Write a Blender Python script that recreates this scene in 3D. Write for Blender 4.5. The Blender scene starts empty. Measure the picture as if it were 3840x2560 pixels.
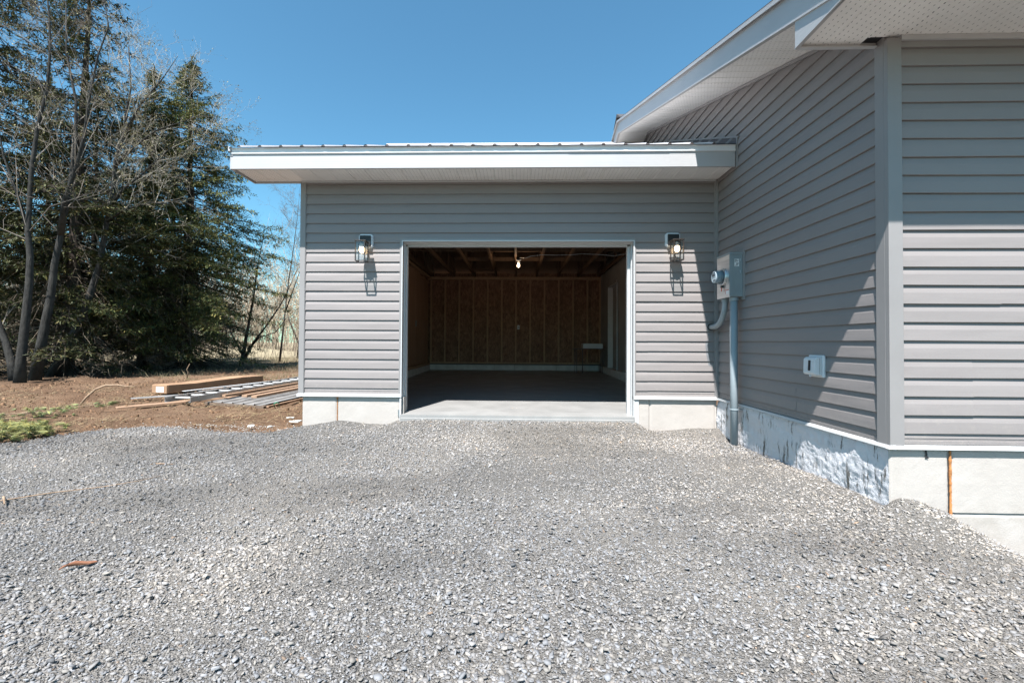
import bpy, math, random
import numpy as np
from mathutils import Vector, Matrix
R = math.radians
random.seed(7); rng = np.random.default_rng(11)
sc = bpy.context.scene
col = sc.collection

# ------------------------------------------------------------------ camera
CAM = Vector((0.0, -5.122, 0.85))
yaw, pit, rol = 0.028, 0.0156, 0.0058
fwd = Vector((-math.sin(yaw)*math.cos(pit), math.cos(yaw)*math.cos(pit), math.sin(pit)))
right = Vector((math.cos(yaw), math.sin(yaw), 0)); up = right.cross(fwd)
r2 = right*math.cos(rol) + up*math.sin(rol); u2 = -right*math.sin(rol) + up*math.cos(rol)
cd = bpy.data.cameras.new('camera'); cam = bpy.data.objects.new('camera', cd); col.objects.link(cam)
m = Matrix((r2, u2, -fwd)).transposed().to_4x4(); m.translation = CAM
cam.matrix_world = m
cd.sensor_width = 36; cd.lens = 36*1650/3840
cd.shift_x = (1920-1894.7)/3840; cd.shift_y = -(1280-1258.2)/3840
cd.clip_start = 0.05; cd.clip_end = 2000
sc.camera = cam

# ------------------------------------------------------------------ light
SUN = Vector((0.320, 1.0, -1.80)).normalized()      # direction the light travels
w = bpy.data.worlds.new('World'); sc.world = w; w.use_nodes = True
nt = w.node_tree; nt.nodes.clear()
sky = nt.nodes.new('ShaderNodeTexSky'); sky.sky_type = 'NISHITA'; sky.sun_disc = False
sky.sun_elevation = math.asin(-SUN.z); sky.sun_rotation = math.atan2(-SUN.x, -SUN.y)
sky.altitude = 0; sky.air_density = 1.0; sky.dust_density = 0.3; sky.ozone_density = 1.6
bg = nt.nodes.new('ShaderNodeBackground'); bg.inputs[1].default_value = 0.055
wo = nt.nodes.new('ShaderNodeOutputWorld')
tn = nt.nodes.new('ShaderNodeMix'); tn.data_type = 'RGBA'; tn.blend_type = 'MULTIPLY'; tn.inputs[0].default_value = 1
tn.inputs[7].default_value = (.88, 1.46, 1.47, 1)      # the photograph's cyan-leaning white balance, on the whole sky
nt.links.new(sky.outputs[0], tn.inputs[6]); nt.links.new(tn.outputs[2], bg.inputs[0]); nt.links.new(bg.outputs[0], wo.inputs[0])
sd = bpy.data.lights.new('sun', 'SUN'); sd.energy = 5.0; sd.angle = R(0.53); sd.color = (1, .965, .93)
so = bpy.data.objects.new('sun', sd); col.objects.link(so)
so.rotation_euler = SUN.to_track_quat('-Z', 'Y').to_euler(); so.location = (-4, -12, 20)
sc.view_settings.view_transform = 'Standard'; sc.view_settings.look = 'None'
sc.view_settings.exposure = 1.38; sc.view_settings.gamma = 1
try: sc.view_settings.use_curve_mapping = False
except Exception: pass

# ------------------------------------------------------------------ materials
class NT:
    """small helper for building node materials"""
    def __init__(s, name, rough=.6, metal=0.0, spec=.5):
        s.m = bpy.data.materials.new(name); s.m.use_nodes = True
        s.t = s.m.node_tree; s.n = s.t.nodes; s.b = s.n['Principled BSDF']
        s.b.inputs['Roughness'].default_value = rough; s.b.inputs['Metallic'].default_value = metal
        s.b.inputs['Specular IOR Level'].default_value = spec
        s.co = s.n.new('ShaderNodeNewGeometry').outputs['Position']
    def link(s, a, b): s.t.links.new(a, b)
    def sep(s, v=None):
        x = s.n.new('ShaderNodeSeparateXYZ'); s.link(v or s.co, x.inputs[0]); return x.outputs
    def map(s, scale=(1,1,1), v=None, rot=(0,0,0)):
        x = s.n.new('ShaderNodeMapping'); s.link(v or s.co, x.inputs[0])
        x.inputs['Scale'].default_value = scale; x.inputs['Rotation'].default_value = rot; return x.outputs[0]
    def noise(s, scale, detail=4, rough=.55, v=None, dist=0):
        x = s.n.new('ShaderNodeTexNoise'); s.link(v or s.co, x.inputs['Vector'])
        x.inputs['Scale'].default_value = scale; x.inputs['Detail'].default_value = detail
        x.inputs['Roughness'].default_value = rough; x.inputs['Distortion'].default_value = dist; return x.outputs[0]
    def voro(s, scale, v=None, feat='F1', out=0, rand=1):
        x = s.n.new('ShaderNodeTexVoronoi'); x.feature = feat; s.link(v or s.co, x.inputs['Vector'])
        x.inputs['Scale'].default_value = scale; x.inputs['Randomness'].default_value = rand; return x.outputs[out]
    def math(s, op, a, b=None, c=None):
        x = s.n.new('ShaderNodeMath'); x.operation = op
        for i, v in enumerate((a, b, c)):
            if v is None: continue
            if hasattr(v, 'links'): s.link(v, x.inputs[i])
            else: x.inputs[i].default_value = v
        return x.outputs[0]
    def ramp(s, f, stops):
        x = s.n.new('ShaderNodeValToRGB'); s.link(f, x.inputs[0]); e = x.color_ramp.elements
        e[0].position = stops[0][0]; e[1].position = stops[-1][0]
        for p, c in stops[1:-1]: e.new(p)
        for el, (p, c) in zip(sorted(e, key=lambda q: q.position), stops):
            el.color = (*(c if hasattr(c, '__len__') else (c, c, c)), 1)
        return x.outputs[0]
    def mix(s, f, a, b, mode='MIX'):
        x = s.n.new('ShaderNodeMix'); x.data_type = 'RGBA'; x.blend_type = mode
        if hasattr(f, 'links'): s.link(f, x.inputs[0])
        else: x.inputs[0].default_value = f
        for i, v in ((6, a), (7, b)):
            if hasattr(v, 'links'): s.link(v, x.inputs[i])
            else: x.inputs[i].default_value = (*v, 1) if len(v) == 3 else v
        return x.outputs[2]
    def color(s, c):
        if hasattr(c, 'links'): s.link(c, s.b.inputs['Base Color'])
        else: s.b.inputs['Base Color'].default_value = (*c, 1)
    def rough(s, f): s.link(f, s.b.inputs['Roughness'])
    def bump(s, h, strength=.3, dist=.01):
        x = s.n.new('ShaderNodeBump'); s.link(h, x.inputs['Height'])
        x.inputs['Strength'].default_value = strength; x.inputs['Distance'].default_value = dist
        s.link(x.outputs[0], s.b.inputs['Normal']); return x
    def attr(s, name):
        x = s.n.new('ShaderNodeAttribute'); x.attribute_name = name; return x.outputs
M = {}
def plain(name, c, rough=.6, metal=0, var=.08, scale=8, spec=.5):
    t = NT(name, rough, metal, spec)
    n = t.noise(scale, 5)
    lo = tuple(v*(1-var) for v in c); hi = tuple(min(1, v*(1+var)) for v in c)
    t.color(t.ramp(n, [(.3, lo), (.7, hi)])); M[name] = t.m; return t

# vinyl siding: warm grey, faint embossed grain along the plank, faint waviness, light dust
t = NT('vinyl_siding', .55, spec=.35); M['siding'] = t.m
obi = t.n.new('ShaderNodeObjectInfo')
base = t.mix(obi.outputs['Random'], (.214, .195, .191), (.231, .211, .207))
dust = t.noise(1.3, 6, .65)
base = t.mix(t.ramp(dust, [(.45, 0.0), (.75, .14)]), base, (.29, .275, .26))
zs_ = t.sep()[2]; spl = t.math('MULTIPLY', t.ramp(zs_, [(.22, 1.0), (.62, 0.0)]), t.ramp(t.noise(17, 6, .8), [(.52, 0.0), (.70, .40)]))
base = t.mix(spl, base, (.33, .30, .265))
spk = t.noise(160, 1); base = t.mix(t.ramp(spk, [(.79, 0.0), (.82, .5)]), base, (.12, .11, .11))
t.color(base)
g = t.noise(1, 6, .7, t.map((5, 5, 420)))
wv = t.noise(1.1, 2, .5, t.map((1, 1, 5)))
h = t.math('ADD', t.math('MULTIPLY', g, .0016), t.math('MULTIPLY', wv, .02))
t.bump(h, .5, 1.0)
t = plain('siding_trim', (.232, .222, .220), .5, var=.05, scale=3)
# white aluminium fascia with faint horizontal ribs
t = NT('white_fascia', .38, spec=.5); M['fascia'] = t.m
n = t.noise(2.2, 6, .6)
smudge = t.noise(7, 5, .7)
cf = t.ramp(n, [(.3, (.375, .375, .38)), (.75, (.415, .415, .418))])
t.color(t.mix(t.ramp(smudge, [(.62, 0.0), (.8, .25)]), cf, (.36, .36, .35)))
z = t.sep()[2]
rib = t.math('PINGPONG', t.math('MULTIPLY', z, 38.0), .5)
rib = t.ramp(rib, [(.0, 0.0), (.10, 1.0)])
wob = t.noise(.9, 2, .5, t.map((1, 1, 3)))
t.bump(t.math('ADD', t.math('MULTIPLY', rib, .0007), t.math('MULTIPLY', wob, .006)), .6, 1.0)
plain('white_trim', (.46, .465, .47), .4, var=.04, scale=4)
plain('drip_white', (.66, .67, .68), .4, var=.04, scale=4)
plain('white_plastic', (.60, .62, .64), .35, var=.03)
plain('white_paint_door', (.62, .63, .64), .4, var=.05)

def soffit_mat(name, axis, pw=.205):
    """perforated soffit: little slots stamped in staggered rows along each panel (axis = panel direction)"""
    t = NT(name, .5, spec=.4)
    s = t.sep(); a, b = (s[0], s[1]) if axis == 'Y' else (s[1], s[0])
    # a = across the panels, b = along the panels
    u = t.math('DIVIDE', a, pw/5)
    row = t.math('FLOOR', u)
    off = t.math('MULTIPLY', t.math('MODULO', t.math('ABSOLUTE', row), 2.0), .5)
    v = t.math('ADD', t.math('DIVIDE', b, .034), off)
    fu = t.math('ABSOLUTE', t.math('SUBTRACT', t.math('FRACT', u), .5))
    fv = t.math('ABSOLUTE', t.math('SUBTRACT', t.math('FRACT', v), .5))
    slot = t.math('MULTIPLY', t.math('LESS_THAN', fu, .038), t.math('LESS_THAN', fv, .18))
    pp = t.math('FRACT', t.math('DIVIDE', a, pw))
    inside = t.math('LESS_THAN', t.math('ABSOLUTE', t.math('SUBTRACT', pp, .5)), .42)
    slot = t.math('MULTIPLY', slot, inside)
    nn = t.noise(3, 5, .6)
    basec = t.ramp(nn, [(.3, (.80, .785, .755)), (.7, (.88, .865, .84))])
    t.color(t.mix(slot, basec, (.03, .03, .03)))
    t.bump(t.noise(1.5, 2), .25, .02)
    M[name] = t.m
soffit_mat('soffit_y', 'Y'); soffit_mat('soffit_x', 'X')

# foundation: bright painted foam/parging
t = NT('white_foundation', .75, spec=.25); M['found'] = t.m
n = t.noise(2.0, 6, .65); n2 = t.noise(26, 4, .7); dirt = t.noise(5, 6, .75)
cf = t.ramp(n, [(.3, (.370, .340, .312)), (.7, (.425, .397, .372))])
cf = t.mix(t.ramp(n2, [(.70, 0.0), (.78, .6)]), cf, (.20, .185, .17))
zz = t.sep()[2]
low = t.math('MULTIPLY', t.ramp(t.math('ADD', t.math('MULTIPLY', zz, 1.4), .62), [(.32, 1.0), (.50, 0.0)]), t.ramp(dirt, [(.40, 0.0), (.62, .55)]))
cf = t.mix(low, cf, (.30, .27, .235)); t.color(cf)
t.bump(t.math('ADD', t.math('MULTIPLY', n2, .002), t.math('MULTIPLY', t.noise(110, 3), .0012)), .8, 1.0)
# rough parging on the side: white roller paint over grey cement, showing through in drips
t = NT('rough_parging', .7, spec=.3); M['parging'] = t.m
n = t.noise(1, 6, .7, t.map((1, 24, 3.4))); n2 = t.noise(60, 5, .75); n3 = t.noise(3.0, 5, .6)
mask = t.math('MULTIPLY', t.ramp(n, [(.54, 0.0), (.58, 1.0)]), t.ramp(n3, [(.45, 0.0), (.55, 1.0)]))
cf = t.mix(mask, (.60, .60, .625), (.13, .125, .115))
cf = t.mix(t.ramp(n2, [(.66, 0.0), (.74, .7)]), cf, (.30, .30, .31)); t.color(cf)
t.bump(t.math('ADD', t.math('MULTIPLY', n2, .004), t.math('MULTIPLY', t.noise(18, 5, .7), .012)), .8, 1.0)
plain('spray_foam', (.40, .17, .055), .85, var=.35, scale=60)
# concrete slab
t = NT('concrete', .62, spec=.35); M['concrete'] = t.m
n = t.noise(1.6, 7, .65); n2 = t.noise(1, 6, .6, t.map((3, 14, 1)))
cf = t.ramp(n, [(.3, (.22, .22, .217)), (.72, (.28, .278, .272))])
cf = t.mix(t.ramp(n2, [(.55, 0.0), (.75, .25)]), cf, (.36, .36, .35)); t.color(cf)
t.rough(t.ramp(t.noise(3, 4), [(.3, .30), (.7, .5)]))
t.bump(t.noise(40, 5, .7), .25, .004)
plain('block_curb', (.62, .61, .59), .8, var=.14, scale=6)
# galvanised / painted roof steel
plain('roof_steel', (.42, .405, .41), .35, metal=.0, var=.06)
plain('rib_steel_dark', (.10, .08, .08), .6)
plain('ridge_cap', (.46, .435, .435), .5)
plain('asphalt_shingle', (.05, .05, .055), .9, var=.3, scale=30)
# interior timber
def wood(name, a, b, sc_=(30, 30, 2.0), rough=.75):
    t = NT(name, rough, spec=.2); n = t.noise(1, 6, .7, t.map(sc_), .4)
    k = t.noise(9, 3); c = t.ramp(n, [(.3, a), (.7, b)])
    t.color(t.mix(t.ramp(k, [(.70, 0.0), (.76, .6)]), c, tuple(v*.45 for v in a)))
    t.bump(n, .2, .003); M[name] = t.m
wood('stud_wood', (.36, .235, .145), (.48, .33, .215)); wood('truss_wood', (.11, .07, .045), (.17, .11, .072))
wood('board_wood', (.30, .18, .115), (.40, .25, .165), (6, 6, 1.2))
wood('pale_plank', (.25, .155, .10), (.35, .235, .16), (40, 3, 40))
wood('grey_plank', (.11, .08, .06), (.18, .135, .105), (40, 3, 40))
t = NT('osb', .8, spec=.2); M['osb'] = t.m
n = t.voro(34, t.map((1, 1, .42)), out=1); n2 = t.noise(2.2, 5, .6); n3 = t.noise(1, 5, .7, t.map((60, 60, 18)), 1.5)
cf = t.mix(.5, n, t.ramp(n3, [(.3, .2), (.7, .8)]))
bw = t.n.new('ShaderNodeRGBToBW'); t.link(cf, bw.inputs[0])
cf = t.ramp(bw.outputs[0], [(.2, (.14, .075, .050)), (.5, (.24, .138, .092)), (.8, (.39, .245, .16))])
t.color(t.mix(t.ramp(n2, [(.45, 0.0), (.7, .35)]), cf, (.09, .04, .02)))
t = plain('drywall', (.30, .285, .27), .85, var=.16, scale=2.2)
plain('black_metal', (.018, .017, .017), .45, metal=.2)
plain('bronze_metal', (.055, .045, .04), .4, metal=.5)
plain('zinc', (.42, .45, .47), .35, metal=.85, var=.1)
plain('meter_grey', (.25, .29, .305), .42, metal=.15, var=.05)
t = NT('brushed_steel', .32, .9); t.color(t.ramp(t.noise(1, 5, .6, t.map((3, 3, 30))), [(.3, (.50, .52, .53)), (.7, (.68, .70, .70))])); M['brushed'] = t.m
plain('conduit_grey', (.25, .295, .32), .5, var=.06, scale=5)
plain('dark_slot', (.015, .015, .018), .6)
plain('red_tag', (.45, .09, .05), .5)
plain('paper', (.70, .70, .70), .6)
plain('ink', (.06, .06, .07), .6)
plain('alu', (.36, .355, .35), .4, metal=.45, var=.08)
plain('alu_bright', (.52, .52, .52), .38, metal=.2, var=.06)
t = plain('corrugated', (.24, .23, .22), .5, metal=.15, var=.25, scale=5)
t = plain('cardboard', (.30, .18, .105), .85, var=.12, scale=5)
plain('green_string', (.03, .25, .14), .6)
def glass(name, rough=.02, tint=(.96, .98, .98)):
    t = NT(name); n = t.n; out = n['Material Output']
    tr = n.new('ShaderNodeBsdfTransparent'); tr.inputs[0].default_value = (*tint, 1)
    gl = n.new('ShaderNodeBsdfGlossy'); gl.inputs['Roughness'].default_value = rough
    fr = None
    mx = n.new('ShaderNodeMixShader'); mx.inputs[0].default_value = .05; t.link(tr.outputs[0], mx.inputs[1]); t.link(gl.outputs[0], mx.inputs[2])
    t.link(mx.outputs[0], out.inputs[0]); M[name] = t.m
glass('pane_glass'); glass('meter_glass', .05, (.80, .86, .90))
def emis(name, c, s):
    t = NT(name); t.b.inputs['Emission Color'].default_value = (*c, 1); t.b.inputs['Emission Strength'].default_value = s
    t.color((.9, .9, .88)); M[name] = t.m
emis('lit_bulb', (1, .66, .36), 3.2); emis('lit_bulb_small', (1, .66, .40), 9.0)
def spread(name, c, rough=.8, spec=.2, attr='tint', trans=0.0):
    """colour scaled by a per-piece attribute"""
    t = NT(name, rough, spec=spec); a = t.attr(attr)[0]
    t.color(t.mix(1.0, c, a, 'MULTIPLY'))
    if trans:
        n = t.n; d = n.new('ShaderNodeBsdfTranslucent'); mm = t.mix(1.0, c, a, 'MULTIPLY'); t.link(mm, d.inputs[0])
        mx = n.new('ShaderNodeMixShader'); mx.inputs[0].default_value = trans
        t.link(t.b.outputs[0], mx.inputs[1]); t.link(d.outputs[0], mx.inputs[2]); t.link(mx.outputs[0], n['Material Output'].inputs[0])
    M[name] = t.m; return t

# ------------------------------------------------------------------ mesh helpers
def wloc(o):
    v = Vector((0, 0, 0))
    while o is not None: v += o.location; o = o.parent
    return v
class MB:
    def __init__(s): s.v = []; s.f = []
    def quad(s, a, b, c, d): n = len(s.v); s.v += [a, b, c, d]; s.f.append((n, n+1, n+2, n+3)); return s
    def poly(s, pts): n = len(s.v); s.v += list(pts); s.f.append(tuple(range(n, n+len(pts)))); return s
    def box(s, x0, x1, y0, y1, z0, z1):
        n = len(s.v)
        s.v += [(x0,y0,z0),(x1,y0,z0),(x1,y1,z0),(x0,y1,z0),(x0,y0,z1),(x1,y0,z1),(x1,y1,z1),(x0,y1,z1)]
        s.f += [(n,n+3,n+2,n+1),(n+4,n+5,n+6,n+7),(n,n+1,n+5,n+4),(n+1,n+2,n+6,n+5),(n+2,n+3,n+7,n+6),(n+3,n,n+4,n+7)]
        return s
    def obox(s, o, a, b, c):
        """box from corner o with edge vectors a, b, c"""
        o, a, b, c = map(Vector, (o, a, b, c)); n = len(s.v)
        s.v += [tuple(p) for p in (o, o+a, o+a+b, o+b, o+c, o+a+c, o+a+b+c, o+b+c)]
        s.f += [(n,n+3,n+2,n+1),(n+4,n+5,n+6,n+7),(n,n+1,n+5,n+4),(n+1,n+2,n+6,n+5),(n+2,n+3,n+7,n+6),(n+3,n,n+4,n+7)]
        return s
    def prism(s, prof, ext):
        """closed polygon of 3-D points extruded by vector ext"""
        e = Vector(ext); n = len(s.v); k = len(prof)
        s.v += [tuple(p) for p in prof] + [tuple(Vector(p)+e) for p in prof]
        s.f.append(tuple(range(n, n+k))); s.f.append(tuple(range(n+2*k-1, n+k-1, -1)))
        for i in range(k): j = (i+1) % k; s.f.append((n+i, n+k+i, n+k+j, n+j))
        return s
    def sweep(s, prof, a, b):
        """open profile: two lists of points a, b joined"""
        n = len(s.v); k = len(a); s.v += [tuple(p) for p in a] + [tuple(p) for p in b]
        for i in range(k-1): s.f.append((n+i, n+i+1, n+k+i+1, n+k+i))
        return s
    def tube(s, pts, rad, k=8, cap=True):
        pts = [Vector(p) for p in pts]; n0 = len(s.v); m_ = len(pts)
        if not hasattr(rad, '__len__'): rad = [rad]*m_
        ref = None
        for i, p in enumerate(pts):
            d = (pts[min(i+1, m_-1)] - pts[max(i-1, 0)]).normalized()
            if ref is None: ref = d.orthogonal().normalized()
            u = (ref - d*ref.dot(d)); u = u.normalized() if u.length > 1e-6 else d.orthogonal().normalized(); ref = u
            w_ = d.cross(u)
            for j in range(k):
                a = 2*math.pi*j/k; s.v.append(tuple(p + (u*math.cos(a)+w_*math.sin(a))*rad[i]))
        for i in range(m_-1):
            for j in range(k):
                a = n0+i*k+j; b = n0+i*k+(j+1) % k; s.f.append((a, b, b+k, a+k))
        if cap: s.f.append(tuple(n0+j for j in range(k-1, -1, -1))); s.f.append(tuple(n0+(m_-1)*k+j for j in range(k)))
        return s
    def build(s, name, mat, parent=None, smooth=False, bevel=0, tint=None):
        me = bpy.data.meshes.new(name)
        off = wloc(parent) if parent is not None else Vector((0, 0, 0))
        me.from_pydata([(x-off.x, y-off.y, z-off.z) for x, y, z in s.v], [], s.f)
        me.materials.append(M[mat] if isinstance(mat, str) else mat)
        if smooth: me.polygons.foreach_set('use_smooth', [True]*len(me.polygons))
        o = bpy.data.objects.new(name, me); col.objects.link(o)
        if parent is not None: o.parent = parent
        if bevel:
            b = o.modifiers.new('bevel', 'BEVEL'); b.width = bevel; b.segments = 2; b.limit_method = 'ANGLE'
        return o
def npmesh(name, V, F, mat, parent=None, smooth=False, tint=None):
    """V (n,3) float, F (m,k) int array of equal polygons; tint per vertex colour (n,3)"""
    me = bpy.data.meshes.new(name); V = np.asarray(V, np.float32); F = np.asarray(F, np.int32)
    if parent is not None: V = V - np.array(wloc(parent), np.float32)
    me.vertices.add(len(V)); me.vertices.foreach_set('co', V.ravel())
    k = F.shape[1]; me.loops.add(F.size); me.loops.foreach_set('vertex_index', F.ravel())
    me.polygons.add(len(F)); me.polygons.foreach_set('loop_start', np.arange(0, F.size, k, dtype=np.int32))
    if smooth: me.polygons.foreach_set('use_smooth', np.ones(len(F), bool))
    if tint is not None:
        a = me.attributes.new('tint', 'FLOAT_COLOR', 'POINT')
        a.data.foreach_set('color', np.concatenate([tint, np.ones((len(V), 1))], 1).astype(np.float32).ravel())
    me.update(calc_edges=True)
    me.materials.append(M[mat] if isinstance(mat, str) else mat)
    o = bpy.data.objects.new(name, me); col.objects.link(o)
    if parent is not None: o.parent = parent
    return o
def tag(o, label=None, cat=None, group=None, kind=None):
    if label: o['label'] = label
    if cat: o['category'] = cat
    if group: o['group'] = group
    if kind: o['kind'] = kind
    return o
def thing(name, loc, label, cat, group=None):
    o = bpy.data.objects.new(name, None); col.objects.link(o); o.location = loc; o.empty_display_size = .2
    return tag(o, label, cat, group)
def vnoise(x, y, seed=0):
    """smooth value noise on arrays"""
    def h(i, j):
        n = (i*374761393 + j*668265263 + seed*982451653) & 0xffffffff
        n = ((n ^ (n >> 13))*1274126177) & 0xffffffff
        return ((n ^ (n >> 16)) & 0xffff)/65535.0
    xi = np.floor(x).astype(np.int64); yi = np.floor(y).astype(np.int64); fx = x-xi; fy = y-yi
    fx = fx*fx*(3-2*fx); fy = fy*fy*(3-2*fy)
    return (h(xi, yi)*(1-fx)+h(xi+1, yi)*fx)*(1-fy)+(h(xi, yi+1)*(1-fx)+h(xi+1, yi+1)*fx)*fy
def fbm(x, y, o=4, seed=0):
    r = 0; a = .5; f = 1.0
    for i in range(o): r = r + a*(vnoise(x*f, y*f, seed+i)-.5); a *= .5; f *= 2.03
    return r
# ------------------------------------------------------------------ buildings
C = 0.1143; Z0 = 2.5897
def zl(n): return Z0 - C*n
PROF = [(.000, .0005), (.0135, 0.0), (.0160, .0025), (.0135, .040), (.0112, .070), (.0102, .074), (.0005, C+.0006)]
STARTER = [(.008, -.066), (.0105, -.064), (.0105, -.044), (.0065, -.043), (.0065, -.030), (.0095, -.028), (.0030, .0006)]
def lerpz(prof, ztop):
    """cut a profile at height ztop"""
    out = []
    for i, (o, z) in enumerate(prof):
        if z <= ztop: out.append((o, z))
        else:
            o0, z0 = prof[i-1]; t = (ztop-z0)/(z-z0) if z > z0 else 0
            out.append((o0+(o-o0)*t, ztop)); break
    return out
def cutlow(prof, zb):
    out = []
    for i in range(len(prof)-1):
        (o0, z0), (o1, z1) = prof[i], prof[i+1]
        if z1 <= zb: continue
        if z0 < zb: t = (zb-z0)/(z1-z0); out.append((o0+(o1-o0)*t, zb))
        else: out.append((o0, z0))
    out.append(prof[-1]); return out
def course(parent, face, lo, hi, n, prof=PROF, seam=None, ztop=None, zbot=None):
    """one siding plank; face 'g' (garage front), 'f' (house front) or 's' (house side)"""
    zb = zl(n); p = prof
    if ztop is not None: p = lerpz(p, ztop-zb)
    if zbot is not None: p = cutlow(p, zbot-zb)
    pieces = []
    L = lo if callable(lo) else (lambda z: lo); H = hi if callable(hi) else (lambda z: hi)
    if seam is None: pieces = [(L, H, 0.0, 0.0)]
    else: pieces = [(L, (lambda z: seam), .0014, -.0016), (lambda z: seam-.02, H, 0.0, 0.0)]
    mb = MB(); wav = rng.normal(0, .0006, 40)
    for (a, b, do, dz) in pieces:
        A = []; B = []; n0 = len(mb.v)
        for o, z in p:
            zz = zb+z; A.append((a(zz), o+do, zz+dz)); B.append((b(zz), o+do, zz+dz))
        length = B[0][0]-A[0][0]; k = max(1, int(length/.45))
        rows = []
        for i in range(k+1):
            t = i/k; w_ = wav[i % 40]
            rows.append([(A[j][0]+(B[j][0]-A[j][0])*t, A[j][1]+(w_ if 1 <= j <= 5 else 0), A[j][2]+(w_ if j < 3 else 0)) for j in range(len(p))])
        for r in rows: mb.v += r
        q = len(p)
        for i in range(k):
            for j in range(q-1):
                a0 = n0+i*q+j; mb.f.append((a0, a0+1, a0+1+q, a0+q))
        # end thickness where a seam shows
        if do: mb.poly([(seam, o-.0014+.0014, z+zb) for o, z in []] or [(seam, p[1][0]+do, zb+dz), (seam, p[1][0], zb), (seam, p[4][0], zb+p[4][1]), (seam, p[4][0]+do, zb+p[4][1])])
    if face == 'g': mb.v = [(u, .012-o, z) for u, o, z in mb.v]
    elif face == 'f': mb.v = [(u, -2.322-o, z) for u, o, z in mb.v]
    else: mb.v = [(2.312-o, -u, z) for u, o, z in mb.v]      # u = -Y for the side wall
    return mb.build('siding_plank', 'siding', parent)

# ================= the attached garage
garage = thing('garage', (-.13, 0, 0), 'single-storey garage wing with open doorway, grey siding and flat white fascia', 'garage')
XL, DL, DR = -2.51, -1.385, 1.362
for n in range(-1, 21):
    zb = zl(n)
    if n == -1: course(garage, 'g', XL, 2.272, n, ztop=2.728)
    elif n < 5: course(garage, 'g', XL, 2.272, n, seam={0: 1.12, 1: .42, 2: -1.35, 3: -.6, 4: 1.48}.get(n))
    elif n == 5:
        course(garage, 'g', XL, DL, n); course(garage, 'g', DR, 2.272, n); course(garage, 'g', DL, DR, n, zbot=2.064)
    else:
        course(garage, 'g', XL, DL, n); course(garage, 'g', DR, 2.272, n, seam=(1.50 if n in (19, 20, 15, 16) else None))
course(garage, 'g', XL, DL, 20, STARTER); course(garage, 'g', DR, 2.272, 20, STARTER)
# corner posts and channels
m = MB(); m.box(-2.574, -2.512, -.014, .06, .235, 2.726); m.box(-2.514, -2.506, -.008, .004, .24, 2.726); m.build('corner_post', 'siding_trim', garage, bevel=.002)
m = MB(); m.box(2.270, 2.300, -.026, .012, .236, 2.726); m.box(2.262, 2.271, -.010, .010, .24, 2.726); m.build('inside_corner_post', 'siding_trim', garage, bevel=.002)
for x0, x1 in ((DL-.002, -1.349), (1.333, DR+.002)):
    m = MB(); m.box(x0, x1, -.012, .012, .232, 2.064); m.build('window_channel', 'siding_trim', garage, bevel=.0015).name = 'side_channel'
m = MB(); m.box(DL-.002, DR+.002, -.0125, .012, 2.032, 2.066); m.build('head_channel', 'siding_trim', garage, bevel=.0015)
# white ledge strips under the siding
for x0, x1 in ((-2.585, -1.349), (1.333, 2.282)):
    m = MB(); m.prism([(x0, -.030, .207), (x0, -.026, .239), (x0, .02, .243), (x0, .02, .200)], (x1-x0, 0, 0)); m.build('starter_ledge', 'white_trim', garage, bevel=.0015)
# door casing: white brickmould with a rebate, deep jambs
def casing(name, a, b):
    m = MB(); m.obox(*a); m.build(name, 'white_trim', garage, bevel=.002)
m = MB(); m.box(-1.362, -1.349, -.022, .06, -.01, 2.040); m.box(-1.362, -1.343, .06, .064, -.005, 2.030); m.box(-1.362, -1.3405, .064, .115, 0, 2.02); m.box(-1.362, -1.330, .115, .175, .004, 2.0); m.build('door_jamb', 'white_trim', garage, bevel=.003)
m = MB(); m.box(1.333, 1.347, -.022, .06, -.01, 2.040); m.box(1.327, 1.347, .06, .064, -.005, 2.030); m.box(1.3245, 1.347, .064, .115, 0, 2.02); m.box(1.296, 1.347, .115, .175, .004, 2.0); m.build('door_jamb', 'white_trim', garage, bevel=.003)
m = MB(); m.box(-1.349, 1.333, -.0222, .06, 2.026, 2.041); m.box(-1.343, 1.327, .0602, .0638, 2.020, 2.041); m.box(-1.3405, 1.3245, .0642, .115, 2.016, 2.041); m.box(-1.330, 1.296, .1152, .175, 1.996, 2.041); m.build('door_head', 'white_trim', garage, bevel=.003)
# framing behind the skin (front wall, left wall, back wall)
m = MB(); m.box(-2.56, -1.362, .014, .145, .20, 2.72); m.box(1.347, 2.30, .014, .145, .20, 2.72); m.box(-1.362, 1.347, .02, .145, 2.041, 2.72)
m.build('front_wall', 'board_wood', garage)
m = MB(); m.box(-2.56, -2.44, .145, 6.95, .20, 2.72)
m.prism([(-2.56, .0, 2.72), (-2.56, 3.1, 4.40), (-2.56, 6.95, 2.72)], (.12, 0, 0)); m.box(-2.44, 2.30, 6.80, 6.95, .2, 2.72); m.build('outer_wall', 'osb', garage)
# slab, sloped towards the door, with its front lip
m = MB()
for i in range(24):
    pass
fl = lambda y: .018 + max(0, y)*.0138
m.poly([(-2.44, 6.9, fl(6.9)), (-2.44, .15, fl(.15)), (2.30, .15, fl(.15)), (2.30, 6.9, fl(6.9))])
m.poly([(-1.36, .15, fl(.15)), (-1.36, -.035, .006), (1.345, -.035, .006), (1.345, .15, fl(.15))])
m.poly([(-1.36, -.035, .006), (-1.36, -.045, -.25), (1.345, -.045, -.25), (1.345, -.035, .006)])
m.build('floor_slab', 'concrete', garage)
m = MB(); m.box(-1.345, 1.33, -.070, -.047, -.25, -.022); m.build('apron_lip', 'concrete', garage, bevel=.006)
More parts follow.
